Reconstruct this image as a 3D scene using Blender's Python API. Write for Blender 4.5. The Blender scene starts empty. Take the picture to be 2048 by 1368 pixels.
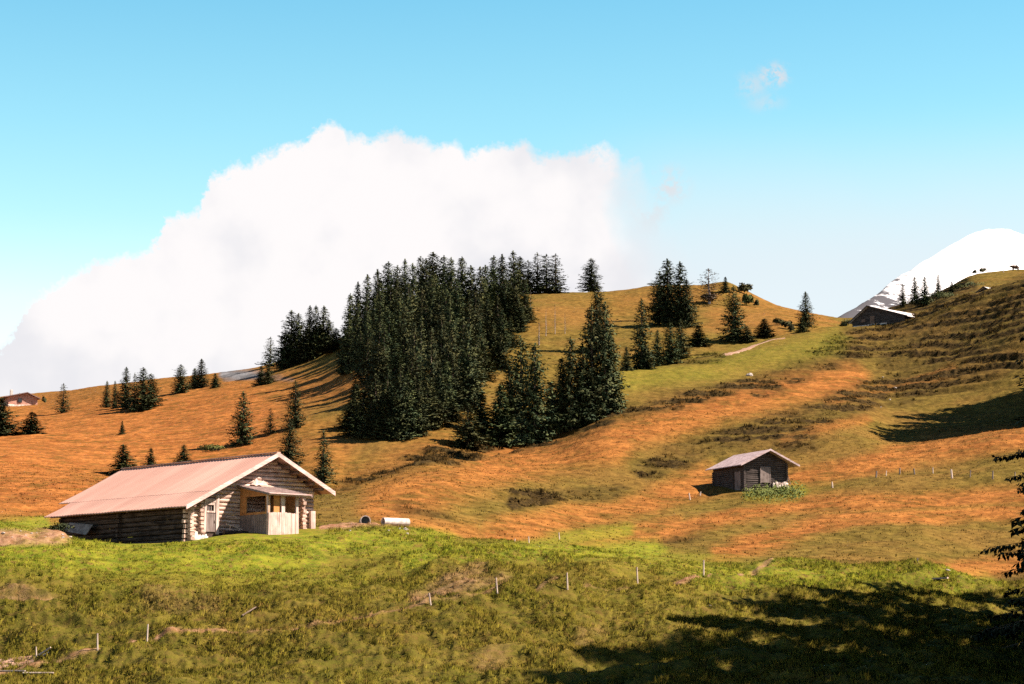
import bpy, bmesh, math, random
import numpy as np
from mathutils import Vector, Matrix

random.seed(7)
RNG = np.random.default_rng(11)
C = bpy.context.scene.collection
SC = bpy.context.scene

# ------------------------------------------------------------------ camera model (2048 x 1368 photograph)
F = 4600.0
TH = math.atan(616 / 4600.0)
CT, ST = math.cos(TH), math.sin(TH)

def uw(px, py):
    """direction of a photo point: (X/Y, Z/Y)"""
    a = (np.asarray(px, float) - 1024) / F
    b = (684 - np.asarray(py, float)) / F
    dy = CT - b * ST
    return a / dy, (ST + b * CT) / dy

def at(px, py, Y):
    u, w = uw(px, py)
    return np.array([float(u) * Y, Y, float(w) * Y])

def proj(X, Y, Z):
    fw = Y * CT + Z * ST
    up = -Y * ST + Z * CT
    return 1024 + F * X / fw, 684 - F * up / fw

EXPO = 1.38
cam_d = bpy.data.cameras.new('camera')
cam = bpy.data.objects.new('camera', cam_d)
C.objects.link(cam)
cam_d.sensor_width = 36
cam_d.lens = F / 2048 * 36
cam_d.clip_start = 0.5
cam_d.clip_end = 20000
cam.rotation_euler = (math.radians(90) + TH, 0, 0)
SC.camera = cam
SC.view_settings.view_transform = 'Standard'
SC.view_settings.look = 'None'
SC.view_settings.gamma = 1
SC.view_settings.exposure = EXPO
SC.cycles.use_denoising = False
SC.cycles.max_bounces = 4
SC.cycles.diffuse_bounces = 2
SC.cycles.transparent_max_bounces = 4
SC.cycles.filter_width = 1.5

# ------------------------------------------------------------------ object helpers
def tag(o, label=None, cat=None, group=None, kind=None):
    if label: o['label'] = label
    if cat: o['category'] = cat
    if group: o['group'] = group
    if kind: o['kind'] = kind
    return o

def empty(name, loc, rz=0.0, sc=(1, 1, 1)):
    o = bpy.data.objects.new(name, None)
    C.objects.link(o)
    o.location = loc
    o.rotation_euler = (0, 0, rz)
    o.scale = sc
    o.empty_display_size = 0.3
    return o

def link(name, me, parent=None):
    o = bpy.data.objects.new(name, me)
    C.objects.link(o)
    if parent is not None:
        o.parent = parent
    return o

def np_mesh(name, verts, faces, mat=None, smooth=False):
    """verts (n,3); faces (m,k) array"""
    me = bpy.data.meshes.new(name)
    verts = np.ascontiguousarray(verts, np.float32)
    faces = np.ascontiguousarray(faces, np.int32)
    n, k = faces.shape
    me.vertices.add(len(verts)); me.vertices.foreach_set('co', verts.ravel())
    me.loops.add(n * k); me.loops.foreach_set('vertex_index', faces.ravel())
    me.polygons.add(n)
    me.polygons.foreach_set('loop_start', np.arange(0, n * k, k, dtype=np.int32))
    me.polygons.foreach_set('loop_total', np.full(n, k, np.int32))
    me.polygons.foreach_set('use_smooth', np.full(n, smooth, bool))
    me.update(calc_edges=True)
    if mat: me.materials.append(mat)
    return me

def set_normals(me, V, Fc, nrm):
    """leaf normals that follow the volume they belong to; nrm per vertex"""
    me.normals_split_custom_set_from_vertices(nrm.astype(np.float32))

def leaf_mesh(name, v, f, mat, nfun):
    V = np.asarray(v, float); Fc = np.asarray(f, int).copy()
    n = nfun(V); n /= np.linalg.norm(n, axis=1)[:, None]+1e-9
    g = np.cross(V[Fc[:, 1]]-V[Fc[:, 0]], V[Fc[:, 2]]-V[Fc[:, 0]])
    flip = np.einsum('ij,ij->i', g, n[Fc].mean(1)) < 0
    Fc[flip] = Fc[flip][:, ::-1]
    me = np_mesh(name, V, Fc, mat, True)
    set_normals(me, V, Fc, n)
    return me

class MB:
    def __init__(s): s.v = []; s.f = []
    def quadbox(s, pts):
        b = len(s.v); s.v += [tuple(p) for p in pts]
        s.f += [tuple(b + i for i in q) for q in ((3,2,1,0),(4,5,6,7),(0,1,5,4),(1,2,6,5),(2,3,7,6),(3,0,4,7))]
        return s
    def box(s, x0, x1, y0, y1, z0, z1):
        return s.quadbox([(x0,y0,z0),(x1,y0,z0),(x1,y1,z0),(x0,y1,z0),(x0,y0,z1),(x1,y0,z1),(x1,y1,z1),(x0,y1,z1)])
    def bar(s, p, q, w, h, up=(0,0,1)):
        p = Vector(p); q = Vector(q); d = (q - p).normalized(); u = Vector(up)
        sd = d.cross(u)
        if sd.length < 1e-4: sd = d.cross(Vector((1,0,0)))
        sd.normalize(); u = sd.cross(d)
        a = sd * w / 2; c = u * h / 2
        return s.quadbox([p-a-c, p+a-c, q+a-c, q-a-c, p-a+c, p+a+c, q+a+c, q-a+c])
    def cyl(s, p, q, r0, r1=None, n=8, sq=1.0, rot=0.0):
        r1 = r0 if r1 is None else r1
        p = Vector(p); q = Vector(q); d = (q - p).normalized()
        u = Vector((0,0,1))
        if abs(d.z) > .95: u = Vector((1,0,0))
        sd = d.cross(u).normalized(); u = sd.cross(d)
        b = len(s.v)
        for c, r in ((p, r0), (q, r1)):
            for i in range(n):
                t = 2*math.pi*i/n + rot
                s.v.append(tuple(c + sd*math.cos(t)*r + u*math.sin(t)*r*sq))
        for i in range(n):
            j = (i+1) % n
            s.f.append((b+i, b+j, b+n+j, b+n+i))
        s.f.append(tuple(b+i for i in reversed(range(n)))); s.f.append(tuple(b+n+i for i in range(n)))
        return s
    def poly(s, pts, d):
        """extrude polygon pts by vector d"""
        b = len(s.v); n = len(pts); d = Vector(d)
        s.v += [tuple(p) for p in pts] + [tuple(Vector(p)+d) for p in pts]
        s.f.append(tuple(b+i for i in range(n))); s.f.append(tuple(b+n+i for i in reversed(range(n))))
        for i in range(n):
            j = (i+1) % n
            s.f.append((b+i, b+n+i, b+n+j, b+j))
        return s
    def build(s, name, mat, parent=None, smooth=False):
        me = bpy.data.meshes.new(name)
        me.from_pydata(s.v, [], s.f)
        bm = bmesh.new(); bm.from_mesh(me)
        bmesh.ops.recalc_face_normals(bm, faces=bm.faces)
        bm.to_mesh(me); bm.free()
        if smooth:
            for p in me.polygons: p.use_smooth = True
        me.materials.append(mat)
        return link(name, me, parent)

# ------------------------------------------------------------------ noise
_R = np.random.default_rng(5).random((512, 512))
def vnoise(x, y):
    ix = np.floor(x).astype(np.int64); iy = np.floor(y).astype(np.int64)
    fx = x - ix; fy = y - iy
    fx = fx*fx*fx*(fx*(fx*6-15)+10); fy = fy*fy*fy*(fy*(fy*6-15)+10)
    a = _R[ix & 511, iy & 511]; b = _R[(ix+1) & 511, iy & 511]
    c = _R[ix & 511, (iy+1) & 511]; d = _R[(ix+1) & 511, (iy+1) & 511]
    return (a*(1-fx)+b*fx)*(1-fy) + (c*(1-fx)+d*fx)*fy - 0.5

def fbm(x, y, o=4, g=.5):
    s = 0; a = 1.0
    for i in range(o):
        s = s + a*vnoise(x*2**i + 37.1*i, y*2**i + 11.7*i); a *= g
    return s

def sstep(a, b, x):
    t = np.clip((x-a)/(b-a), 0, 1)
    return t*t*(3-2*t)

# ------------------------------------------------------------------ terrain: real distances of the ridges and hollows
LAYERS = [
 [(-700,1450,78),(2800,1450,78)],
 [(-700,1400,98),(0,1388,98),(1000,1382,94),(2048,1382,94),(2800,1382,94)],
 [(-700,1360,108),(0,1330,110),(195,1305,111),(400,1274,112),(600,1247,113),(860,1213,116),(1000,1193,119),(1140,1181,122),(1275,1168,125),(1405,1153,129),(1500,1155,132),(1600,1162,134),(1830,1176,137),(2048,1196,138),(2800,1200,138)],
 [(-700,1010,134),(-200,1030,135),(0,1042,135),(60,1050,134.5),(120,1064,134),(180,1080,134),(250,1089,134.5),(370,1083,136),(430,1073,138.5),(500,1064,141),(560,1060,144),(625,1057,146),(720,1059,148),(820,1063,150),(880,1071,150),(960,1081,150),(1060,1090,150),(1150,1093,150),(1250,1100,150),(1400,1121,148),(1470,1129,148),(1560,1128,149),(1830,1121,153),(1890,1140,154),(1990,1166,155),(2300,1180,155),(2800,1180,155)],
 [(-700,1070,160),(0,1092,160),(400,1098,160),(625,1098,160),(720,1085,165),(820,1092,168),(1000,1112,168),(1250,1122,168),(1400,1133,165),(1560,1136,165),(1830,1131,167),(1890,1144,167),(2000,1172,167),(2800,1186,167)],
 [(-700,1020,190),(0,1044,190),(300,1052,190),(640,1058,188),(820,1066,190),(960,1084,195),(1150,1094,198),(1400,1113,200),(1560,1115,200),(1830,1112,202),(1890,1122,203),(2000,1138,204),(2800,1140,204)],
 [(-700,980,215),(0,1015,212),(300,1030,206),(560,1036,203),(640,1026,205),(700,1018,208),(860,1000,221),(1000,992,235),(1200,1022,245),(1350,1006,260),(1500,982,270),(1600,974,272),(1750,952,274),(1900,940,276),(2048,918,276),(2800,880,276)],
 [(-700,950,250),(0,985,245),(300,1005,228),(560,1018,218),(640,1008,222),(700,992,228),(860,950,246),(1000,935,276),(1110,905,304),(1240,850,316),(1400,840,322),(1500,830,326),(1700,868,308),(1790,894,300),(1900,876,300),(2048,853,300),(2800,800,300)],
 [(-700,940,268),(0,968,265),(300,990,246),(560,1010,228),(640,1000,230),(700,984,236),(860,936,258),(1000,918,291),(1110,888,318),(1240,822,332),(1400,800,340),(1500,790,344),(1700,848,320),(1790,884,312),(1900,872,314),(2048,852,313),(2800,800,313)],
 [(-700,915,310),(0,940,305),(300,970,285),(560,995,255),(640,990,245),(700,972,248),(780,945,256),(860,918,270),(940,908,290),(1000,900,310),(1060,886,328),(1110,866,338),(1160,830,350),(1200,790,362),(1240,748,372),(1300,737,382),(1350,725,388),(1400,713,394),(1470,696,402),(1560,672,414),(1640,659,422),(1700,658,424),(1760,652,428),(1800,643,430),(1840,629,429),(1900,605,426),(1960,588,420),(2048,560,412),(2800,360,395)],
 [(-700,890,350),(0,912,345),(300,940,330),(560,965,300),(640,975,280),(700,976,275),(780,955,283),(860,932,296),(940,922,315),(1000,914,335),(1060,902,352),(1110,886,362),(1160,855,375),(1200,820,388),(1240,775,402),(1300,760,415),(1400,736,425),(1560,694,445),(1700,674,458),(1840,640,470),(1900,608,474),(1960,592,476),(2048,572,480),(2800,400,480)],
 [(-700,860,450),(0,870,440),(300,868,425),(500,858,400),(640,855,375),(760,850,370),(860,838,375),(1000,800,405),(1110,768,425),(1240,700,455),(1400,660,492),(1560,648,505),(1690,664,512),(1840,634,530),(1900,596,530),(1960,580,530),(2048,568,535),(2800,420,535)],
 [(-700,830,540),(0,838,525),(300,812,515),(520,785,500),(640,772,475),(740,740,455),(860,700,470),(1000,668,490),(1110,650,505),(1240,636,525),(1400,606,548),(1560,624,550),(1690,644,555),(1840,615,562),(1900,585,562),(1960,562,562),(2048,554,565),(2800,450,565)],
 [(-700,818,660),(0,808,640),(80,806,638),(140,795,630),(200,781,625),(330,760,620),(430,748,612),(520,735,604),(600,712,598),(700,668,590),(800,628,585),(900,604,585),(1000,593,590),(1060,590,594),(1160,588,598),(1240,581,600),(1310,570,602),(1400,569,604),(1450,561,606),(1480,572,606),(1520,592,606),(1560,610,606),(1600,621,606),(1640,629,606),(1690,636,606),(1740,634,606),(1780,616,606),(1840,600,606),(1900,575,606),(1940,553,606),(1980,546,606),(2048,540,606),(2800,500,606)],
 [(-700,860,760),(1000,720,760),(2800,700,760)],
 [(-700,1230,1300),(2800,1230,1300)],
 [(-700,1296,2400),(2800,1296,2400)],
 [(-700,1299.5,6000),(2800,1299.5,6000)],
]
UG = np.linspace(-0.9, 0.9, 9001)
def _pchip1(x, y, q):
    x = np.asarray(x, float); y = np.asarray(y, float)
    h = np.diff(x); d = np.diff(y)/h
    m = np.zeros_like(y); m[0] = d[0]; m[-1] = d[-1]
    for i in range(1, len(x)-1):
        m[i] = 0 if d[i-1]*d[i] <= 0 else 2*d[i-1]*d[i]/(d[i-1]+d[i])
    q = np.clip(q, x[0], x[-1]); k = np.clip(np.searchsorted(x, q)-1, 0, len(x)-2)
    t = (q-x[k])/h[k]
    return ((2*t**3-3*t**2+1)*y[k] + (t**3-2*t**2+t)*h[k]*m[k] + (-2*t**3+3*t**2)*y[k+1] + (t**3-t**2)*h[k]*m[k+1])

_YK = [np.full_like(UG, 6.0), np.full_like(UG, 50.0)]
_WK = [np.full_like(UG, -1.7/6), np.full_like(UG, -4.2/50)]
for L in LAYERS:
    P = np.array([(*uw(p[0], p[1]), p[2]) for p in L], float)
    _YK.append(_pchip1(P[:,0], P[:,2], UG)); _WK.append(_pchip1(P[:,0], P[:,1], UG))
YK = np.array(_YK); WK = np.array(_WK)
for i in range(1, len(YK)):
    bad = np.sum(YK[i] <= YK[i-1] + 1)
    if bad: print('LAYER ORDER', i-2, bad)
_h = np.diff(YK, axis=0); _d = np.diff(WK, axis=0)/_h
MK = np.zeros_like(WK); MK[0] = _d[0]; MK[-1] = _d[-1]
_p = _d[:-1]*_d[1:]
MK[1:-1] = np.where(_p > 0, 2*_p/np.where(np.abs(_d[:-1]+_d[1:]) < 1e-12, 1e-12, _d[:-1]+_d[1:]), 0)
NL, NU = YK.shape

def _wcol(c, Y):
    k = np.zeros(len(Y), np.int64)
    for j in range(1, NL-1):
        k += Y >= YK[j, c]
    y0 = YK[k, c]; h = YK[k+1, c]-y0
    t = np.clip((Y-y0)/h, 0, 1)
    return ((2*t**3-3*t**2+1)*WK[k, c] + (t**3-2*t**2+t)*h*MK[k, c] + (-2*t**3+3*t**2)*WK[k+1, c] + (t**3-t**2)*h*MK[k+1, c])

def smooth_z(X, Y):
    X = np.atleast_1d(np.asarray(X, float)); Y = np.atleast_1d(np.asarray(Y, float))
    g = np.clip((X/Y - UG[0])/(UG[1]-UG[0]), 0, NU-1.001)
    c = g.astype(np.int64); fr = g-c
    return (_wcol(c, Y)*(1-fr) + _wcol(c+1, Y)*fr)*Y

def caps(px, py, items):
    """soft union of capsules, items (x0,y0,x1,y1,r,weight)"""
    o = np.zeros_like(px)
    for x0, y0, x1, y1, r, w in items:
        dx, dy = x1-x0, y1-y0
        t = np.clip(((px-x0)*dx+(py-y0)*dy)/(dx*dx+dy*dy+1e-6), 0, 1)
        d = np.hypot(px-x0-t*dx, py-y0-t*dy)/r
        o = np.maximum(o, w*(1-sstep(.25, 1.6, d)))
    return o

ORANGE = [(-300,930,480,850,120,1),(0,980,200,1000,60,1),(430,790,680,775,40,.7),(200,830,500,790,40,.6),(500,900,660,900,60,.55),
 (760,1010,1010,930,45,.9),(980,930,1230,880,38,1),(1200,870,1700,752,32,1),(1000,1062,1300,1000,26,.9),(1250,1010,1420,950,30,.9),
 (820,1050,960,1060,26,.7),(1150,1090,1350,1050,22,.8),(1320,1062,1600,1015,16,1),(1600,1012,2060,990,22,1),(1430,1105,1700,1045,18,1),(1700,1045,2060,1028,16,1),
 (1580,962,1850,900,20,1),(1850,900,2060,868,26,1),(1560,880,1720,840,14,.7),(1650,800,1900,740,12,.7),(1240,610,1420,585,26,.35),(1480,600,1640,640,26,.45),
 (1060,640,1200,620,30,.25),(690,960,880,890,30,.55),(1850,1130,2040,1120,14,.9),(600,760,740,750,25,.5),(1430,640,1560,660,25,.4)]
LUSH = [(-200,1095,600,1100,50,1),(500,1085,900,1090,30,1),(800,1120,1300,1105,28,1),(1250,1120,1560,1145,22,.8),(1400,1150,1960,1160,24,1),(1880,1180,2000,1170,18,.9),
 (1050,1085,1250,1060,14,.7),(1500,985,1600,985,14,.6),(1250,765,1420,735,22,.42),(1420,735,1680,680,26,.36),(-100,1060,80,1045,14,1),(200,1180,700,1150,40,.55),(1200,1250,1500,1200,40,.45)]
HEATH = [(690,968,860,912,16,1),(860,912,1110,868,16,1),(1110,866,1250,815,14,1),(1250,820,1350,803,12,.9),(1350,805,1590,742,15,1),(1590,742,1700,697,24,1),(1700,697,1900,635,32,1),(1900,635,2060,590,34,1),
 (1330,905,1540,858,24,1),(1540,858,1690,808,28,1),(1690,808,1800,752,32,1),(1800,752,2060,680,50,1),(1860,690,2060,640,50,.9),
 (1040,1000,1220,970,15,1),(1290,930,1400,905,20,.8),(1780,612,1930,580,20,1),(1500,790,1560,775,14,.7),(1480,915,1620,880,22,.7),
 (1330,720,1440,712,5,.9),(1300,1090,1400,1060,14,.4),(1900,1150,2060,1150,14,.7),(800,1010,900,1030,14,.4)]
EARTH = [(0,1327,80,1322,4.5,1),(80,1322,200,1306,2.8,1),(200,1306,300,1292,2.4,1),(300,1292,600,1248,1.9,.9),(600,1248,860,1216,1.7,.7),(860,1216,1140,1184,1.5,.6),(1140,1184,1280,1171,1.4,.5),(1280,1171,1410,1155,1.9,.9),(1410,1155,1545,1131,1.9,.9),(-100,1066,130,1066,11,1),(640,1057,860,1061,3.2,1),(-50,1335,60,1323,5,.9),(840,1190,960,1150,14,.5),(300,1200,420,1210,20,.25),(-60,1180,60,1180,16,.5),
 (830,1200,1010,1170,14,.7),(0,1190,110,1196,8,.7),(960,1320,1000,1300,20,.3),(1160,1270,1200,1250,14,.3)]
SCREE = [(448,748,520,748,8,1),(520,752,580,758,5,.35)]

def zones(X, Y, Z):
    px, py = proj(X, Y, Z)
    n1 = fbm(X/16, Y/16, 3)*34; n2 = fbm(X/16+50, Y/16+9, 3)*15
    qx, qy = px+n1, py+n2*.8
    orange = caps(qx, qy, ORANGE); heath = caps(qx, qy, HEATH)
    front = 1-sstep(152, 168, Y)
    lush = np.maximum(caps(qx, qy, LUSH), .42*front)
    orange = orange*sstep(158, 175, Y)*(1-.16*sstep(600, 800, px))
    earth = caps(px+n1*.12, py+n2*.1, EARTH)
    scree = caps(px+n1*.2, py+n2*.15, SCREE)
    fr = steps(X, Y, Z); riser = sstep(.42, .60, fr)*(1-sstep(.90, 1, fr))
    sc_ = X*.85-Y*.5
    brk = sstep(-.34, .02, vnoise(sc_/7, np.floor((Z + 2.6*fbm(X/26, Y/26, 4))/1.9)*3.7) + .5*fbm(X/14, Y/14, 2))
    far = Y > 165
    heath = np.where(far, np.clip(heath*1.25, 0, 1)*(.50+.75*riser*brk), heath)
    return orange, lush, heath, np.maximum(earth, 0), scree

def steps(X, Y, Z):
    ph = (Z + 2.6*fbm(X/26, Y/26, 4))/1.9
    return ph-np.floor(ph)

SCARPS = [([(820,1164),(870,1148),(920,1141),(970,1147),(1020,1163)],.75), ([(-80,1160),(0,1166),(60,1180),(115,1190)],.6), ([(250,1188),(300,1203),(355,1224)],.5), ([(590,1205),(640,1198),(690,1210)],.4),
 ([(280,1297),(600,1252),(860,1218),(1140,1187),(1300,1172)],.35), ([(1150,1150),(1250,1146),(1390,1150)],.4), ([(500,1300),(560,1290),(700,1296)],.5), ([(200,1318),(290,1308),(350,1322)],.4), ([(700,1150),(800,1128),(900,1120)],.35), ([(60,1230),(150,1222),(240,1236)],.4)]
def roughness(px, py, X, Y):
    return (1-sstep(150, 170, Y))*(.15+.85*sstep(1085, 1225, py + 130*fbm(X/7, Y/9, 4)))

def detail(X, Y, Z, zn):
    o, l, h, e, s = zn
    front = 1-sstep(150, 170, Y); mid = 1-front
    py_ = proj(X, Y, Z)[1]
    z = front*(.70*fbm(X/9, Y/9, 3) + (.18+.34*sstep(1090, 1180, py_))*fbm(X/2.4, Y/2.4, 3))
    clump = vnoise(X/.5+3, Y/.62+7)*.45 + vnoise(X/.24, Y/.30)*.4
    px, py = proj(X, Y, Z)
    rough = roughness(px, py, X, Y)
    z = z + rough*(1-.85*e)*clump*.40
    for pl, hgt in SCARPS:
        P = np.array(pl, float)
        yy = np.interp(px, P[:, 0], P[:, 1]); ed = sstep(P[0, 0]-10, P[0, 0]+70, px)*(1-sstep(P[-1, 0]-70, P[-1, 0]+10, px))
        t = py-yy+5*vnoise(X/1.2, Y/1.2)
        z = z + .62*front*hgt*ed*(1-sstep(-1, 7, t))*np.exp(-(np.minimum(t, 0)/26)**2)
    # trodden cattle steps on the meadow
    ph = (Z + .7*fbm(X/10, Y/10, 3))/.75
    fr = ph-np.floor(ph)
    z = z + front*(.2+.8*rough)*(sstep(.45, .9, fr)-fr)*.55
    # steps on the mountain pasture: follow the contours
    z = z + mid*(1.1*fbm(X/40, Y/40, 3) + .35*fbm(X/9, Y/9, 3) + .14*vnoise(X/2.2, Y/2.2) + .13*vnoise(X/.8, Y/1.1))*np.clip((Y-160)/60, .25, 1)
    fr = steps(X, Y, Z)
    patch = .25 + .75*sstep(-.1, .35, fbm(X/18+4, Y/18, 2))
    hh = np.clip(h*1.6, 0, 1)
    z = z + mid*(.16+.95*hh)*patch*(sstep(.55, 1, fr)-fr)*1.9*.75
    z = z + h*mid*(.45-np.abs(vnoise(X/1.3, Y/1.5))*1.5)*.5
    z = z + e*.35*fbm(X/.8, Y/.8, 2)*front
    return z

def _flat(X, Y):
    """keep the ground quiet under the buildings"""
    k = np.ones_like(X)
    for cx, cy, r in FLATS:
        k = np.minimum(k, sstep(r*.75, r*1.15, np.hypot(X-cx, Y-cy)))
    return k
FLATS = [(-19.4, 142, 9), (30.5, 273, 6.5), (66, 436, 9)]

def ground(X, Y):
    X = np.atleast_1d(np.asarray(X, float)); Y = np.atleast_1d(np.asarray(Y, float))
    Z = smooth_z(X, Y); zn = zones(X, Y, Z)
    return Z + detail(X, Y, Z, zn)*(.15+.85*_flat(X, Y))

def gz(x, y): return float(ground([x], [y])[0])

def hit(px, py, ymin=70, ymax=760, _n=0):
    """first ground point on the line of sight"""
    u, w = uw(px, py)
    Y = np.arange(ymin, ymax, .25)
    g = ground(u*Y, Y)
    k = np.argmax(g >= w*Y)
    if g[k] < w*Y[k]:
        if _n > 14: return None
        return hit(px, py+1.5, ymin, ymax, _n+1)
    return np.array([float(u)*Y[k], Y[k], g[k]])

def by_height(px, py, h, ymin=160, ymax=640):
    """ground point whose tree of height h reaches the sight line (px, py)"""
    u, w = uw(px, py)
    Y = np.arange(ymin, ymax, .5)
    g = ground(u*Y, Y)
    ok = w*Y - g <= h
    k = np.argmax(ok) if ok.any() else np.argmin(w*Y-g)
    return np.array([float(u)*Y[k], Y[k], g[k]]), w*Y[k]-g[k]
# ------------------------------------------------------------------ materials
def nodes(name):
    m = bpy.data.materials.new(name); m.use_nodes = True
    nt = m.node_tree; b = nt.nodes['Principled BSDF']
    b.inputs['Roughness'].default_value = .85
    b.inputs['Specular IOR Level'].default_value = .15
    return m, nt, b

def N(nt, t, **kw):
    n = nt.nodes.new(t)
    for k, v in kw.items():
        if k in n.inputs: n.inputs[k].default_value = v
        else: setattr(n, k, v)
    return n

def mixc(nt, fac, a, b, mode='MIX'):
    n = nt.nodes.new('ShaderNodeMix'); n.data_type = 'RGBA'; n.blend_type = mode
    for sock, v in ((n.inputs[0], fac), (n.inputs[6], a), (n.inputs[7], b)):
        if hasattr(v, 'is_linked'): nt.links.new(v, sock)
        elif isinstance(v, tuple): sock.default_value = v if len(v) == 4 else (*v, 1)
        else: sock.default_value = v
    return n.outputs[2]

def mth(nt, op, a, b=None, c=None, clamp=False):
    n = nt.nodes.new('ShaderNodeMath'); n.operation = op; n.use_clamp = clamp
    for i, v in enumerate((a, b, c)):
        if v is None: continue
        if hasattr(v, 'is_linked'): nt.links.new(v, n.inputs[i])
        else: n.inputs[i].default_value = v
    return n.outputs[0]

def mrange(nt, v, a, b, c=0.0, d=1.0, smooth=True):
    n = nt.nodes.new('ShaderNodeMapRange'); n.interpolation_type = 'SMOOTHSTEP' if smooth else 'LINEAR'
    nt.links.new(v, n.inputs[0])
    for i, x in enumerate((a, b, c, d)):
        if hasattr(x, 'is_linked'): nt.links.new(x, n.inputs[i+1])
        else: n.inputs[i+1].default_value = x
    return n.outputs[0]

def noise(nt, vec, scale, detail=3, rough=.55, sx=(1,1,1)):
    if sx != (1,1,1):
        mp = N(nt, 'ShaderNodeMapping'); mp.inputs['Scale'].default_value = sx
        nt.links.new(vec, mp.inputs['Vector']); vec = mp.outputs[0]
    n = N(nt, 'ShaderNodeTexNoise'); n.inputs['Scale'].default_value = scale
    n.inputs['Detail'].default_value = detail; n.inputs['Roughness'].default_value = rough
    nt.links.new(vec, n.inputs['Vector'])
    return n.outputs[0]

# ground and grass share one colouring driven by what grows where (mesh attributes)
def ground_mat(name, blades=False):
    m, nt, b = nodes(name)
    pos = N(nt, 'ShaderNodeNewGeometry').outputs['Position']
    za = N(nt, 'ShaderNodeAttribute', attribute_name='zone')
    sep = N(nt, 'ShaderNodeSeparateColor'); nt.links.new(za.outputs['Color'], sep.inputs[0])
    zb = N(nt, 'ShaderNodeAttribute', attribute_name='bare')
    sepb = N(nt, 'ShaderNodeSeparateColor'); nt.links.new(zb.outputs['Color'], sepb.inputs[0])
    big = noise(nt, pos, .06, 4, .6); med = noise(nt, pos, .45, 4, .6); fine = noise(nt, pos, 2.6, 3, .65)
    strk = noise(nt, pos, .35, 4, .6, (.6, .6, 2.2))
    col = mixc(nt, mrange(nt, med, .35, .65), (.110,.076,.014), (.180,.118,.024))
    col = mixc(nt, mrange(nt, big, .45, .65, 0, .8), col, (.19,.105,.025))
    # dry orange grass
    org = mixc(nt, mrange(nt, strk, .35, .65), (.27,.082,.020), (.42,.155,.038))
    org = mixc(nt, mrange(nt, fine, .4, .7, 0, .5), org, (.18,.072,.02))
    col = mixc(nt, mth(nt, 'MULTIPLY', sep.outputs[0], mrange(nt, mth(nt, 'ADD', mth(nt, 'MULTIPLY', med, .5), mth(nt, 'MULTIPLY', strk, .5)), .36, .54, .35, 1.0)), col, org)
    # heather and dwarf shrubs
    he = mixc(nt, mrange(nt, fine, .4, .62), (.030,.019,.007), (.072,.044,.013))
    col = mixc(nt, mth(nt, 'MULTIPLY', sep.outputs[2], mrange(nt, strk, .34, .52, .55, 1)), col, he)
    mott = mrange(nt, noise(nt, pos, .9, 5, .72, (1, .7, 2.0)), .38, .60)
    col = mixc(nt, mott, mixc(nt, 1.0, col, (.62, .60, .58), 'MULTIPLY'), col)
    # lush meadow
    fin2 = noise(nt, pos, 1.3, 5, .7)
    lu = mixc(nt, mrange(nt, fin2, .36, .62), (.105,.132,.010), (.245,.225,.020))
    lu = mixc(nt, mrange(nt, fine, .45, .68, 0, .55), lu, (.085,.078,.012))
    lu = mixc(nt, mrange(nt, noise(nt, pos, 2.2, 4, .7), .54, .64, 0, .75), lu, (.175,.095,.030))
    col = mixc(nt, sep.outputs[1], col, lu)
    # bare earth, gravel, scree
    ea = mixc(nt, mrange(nt, fine, .35, .65), (.19,.085,.045), (.33,.18,.11))
    col = mixc(nt, mth(nt, 'MULTIPLY', sepb.outputs[0], mrange(nt, med, .3, .55, .5, 1)), col, ea)
    sc = mixc(nt, mrange(nt, strk, .4, .6), (.085,.082,.085), (.17,.165,.17))  # scree grey, darkened in colour for the forest's shadow on it
    col = mixc(nt, sepb.outputs[1], col, sc)
    col = mixc(nt, mth(nt, 'MULTIPLY', sepb.outputs[2], mrange(nt, fine, .3, .6, .5, 1)), col, mixc(nt, mrange(nt, fin2, .4, .6), (.030,.024,.007), (.080,.052,.016)))  # brown soil, also darkened in colour for the shade between tussocks
    tone = N(nt, 'ShaderNodeAttribute', attribute_name='tone')
    hsv = N(nt, 'ShaderNodeHueSaturation'); nt.links.new(col, hsv.inputs['Color'])
    nt.links.new(tone.outputs['Fac'], hsv.inputs['Value'])
    nt.links.new(hsv.outputs[0], b.inputs['Base Color'])
    b.inputs['Specular IOR Level'].default_value = .05
    b.inputs['Roughness'].default_value = 1
    if blades:
        tr = N(nt, 'ShaderNodeBsdfTranslucent'); nt.links.new(hsv.outputs[0], tr.inputs['Color'])
        ms = N(nt, 'ShaderNodeMixShader'); ms.inputs[0].default_value = .25
        nt.links.new(b.outputs[0], ms.inputs[1]); nt.links.new(tr.outputs[0], ms.inputs[2])
        nt.links.new(ms.outputs[0], nt.nodes['Material Output'].inputs['Surface'])
    else:
        bp = N(nt, 'ShaderNodeBump'); bp.inputs['Strength'].default_value = .55; bp.inputs['Distance'].default_value = .35
        nt.links.new(noise(nt, pos, 1.7, 5, .7), bp.inputs['Height']); nt.links.new(bp.outputs[0], b.inputs['Normal'])
    return m

def wood_mat(name, a, bcol, axis='x', rough=.9, grain=14.0):
    m, nt, b = nodes(name)
    oc = N(nt, 'ShaderNodeTexCoord').outputs['Object']
    st = {'x': (.05, 1, 1), 'y': (1, .05, 1), 'z': (1, 1, .05)}[axis]
    g = noise(nt, oc, grain, 5, .65, st); w = noise(nt, oc, 1.3, 3, .6)
    c = mixc(nt, mrange(nt, g, .36, .64), a, bcol)
    c = mixc(nt, mrange(nt, w, .45, .7, 0, .55), c, tuple(x*.55 for x in a))
    nt.links.new(c, b.inputs['Base Color']); b.inputs['Roughness'].default_value = rough
    bp = N(nt, 'ShaderNodeBump'); bp.inputs['Strength'].default_value = .3; bp.inputs['Distance'].default_value = .02
    nt.links.new(g, bp.inputs['Height']); nt.links.new(bp.outputs[0], b.inputs['Normal'])
    return m

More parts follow.
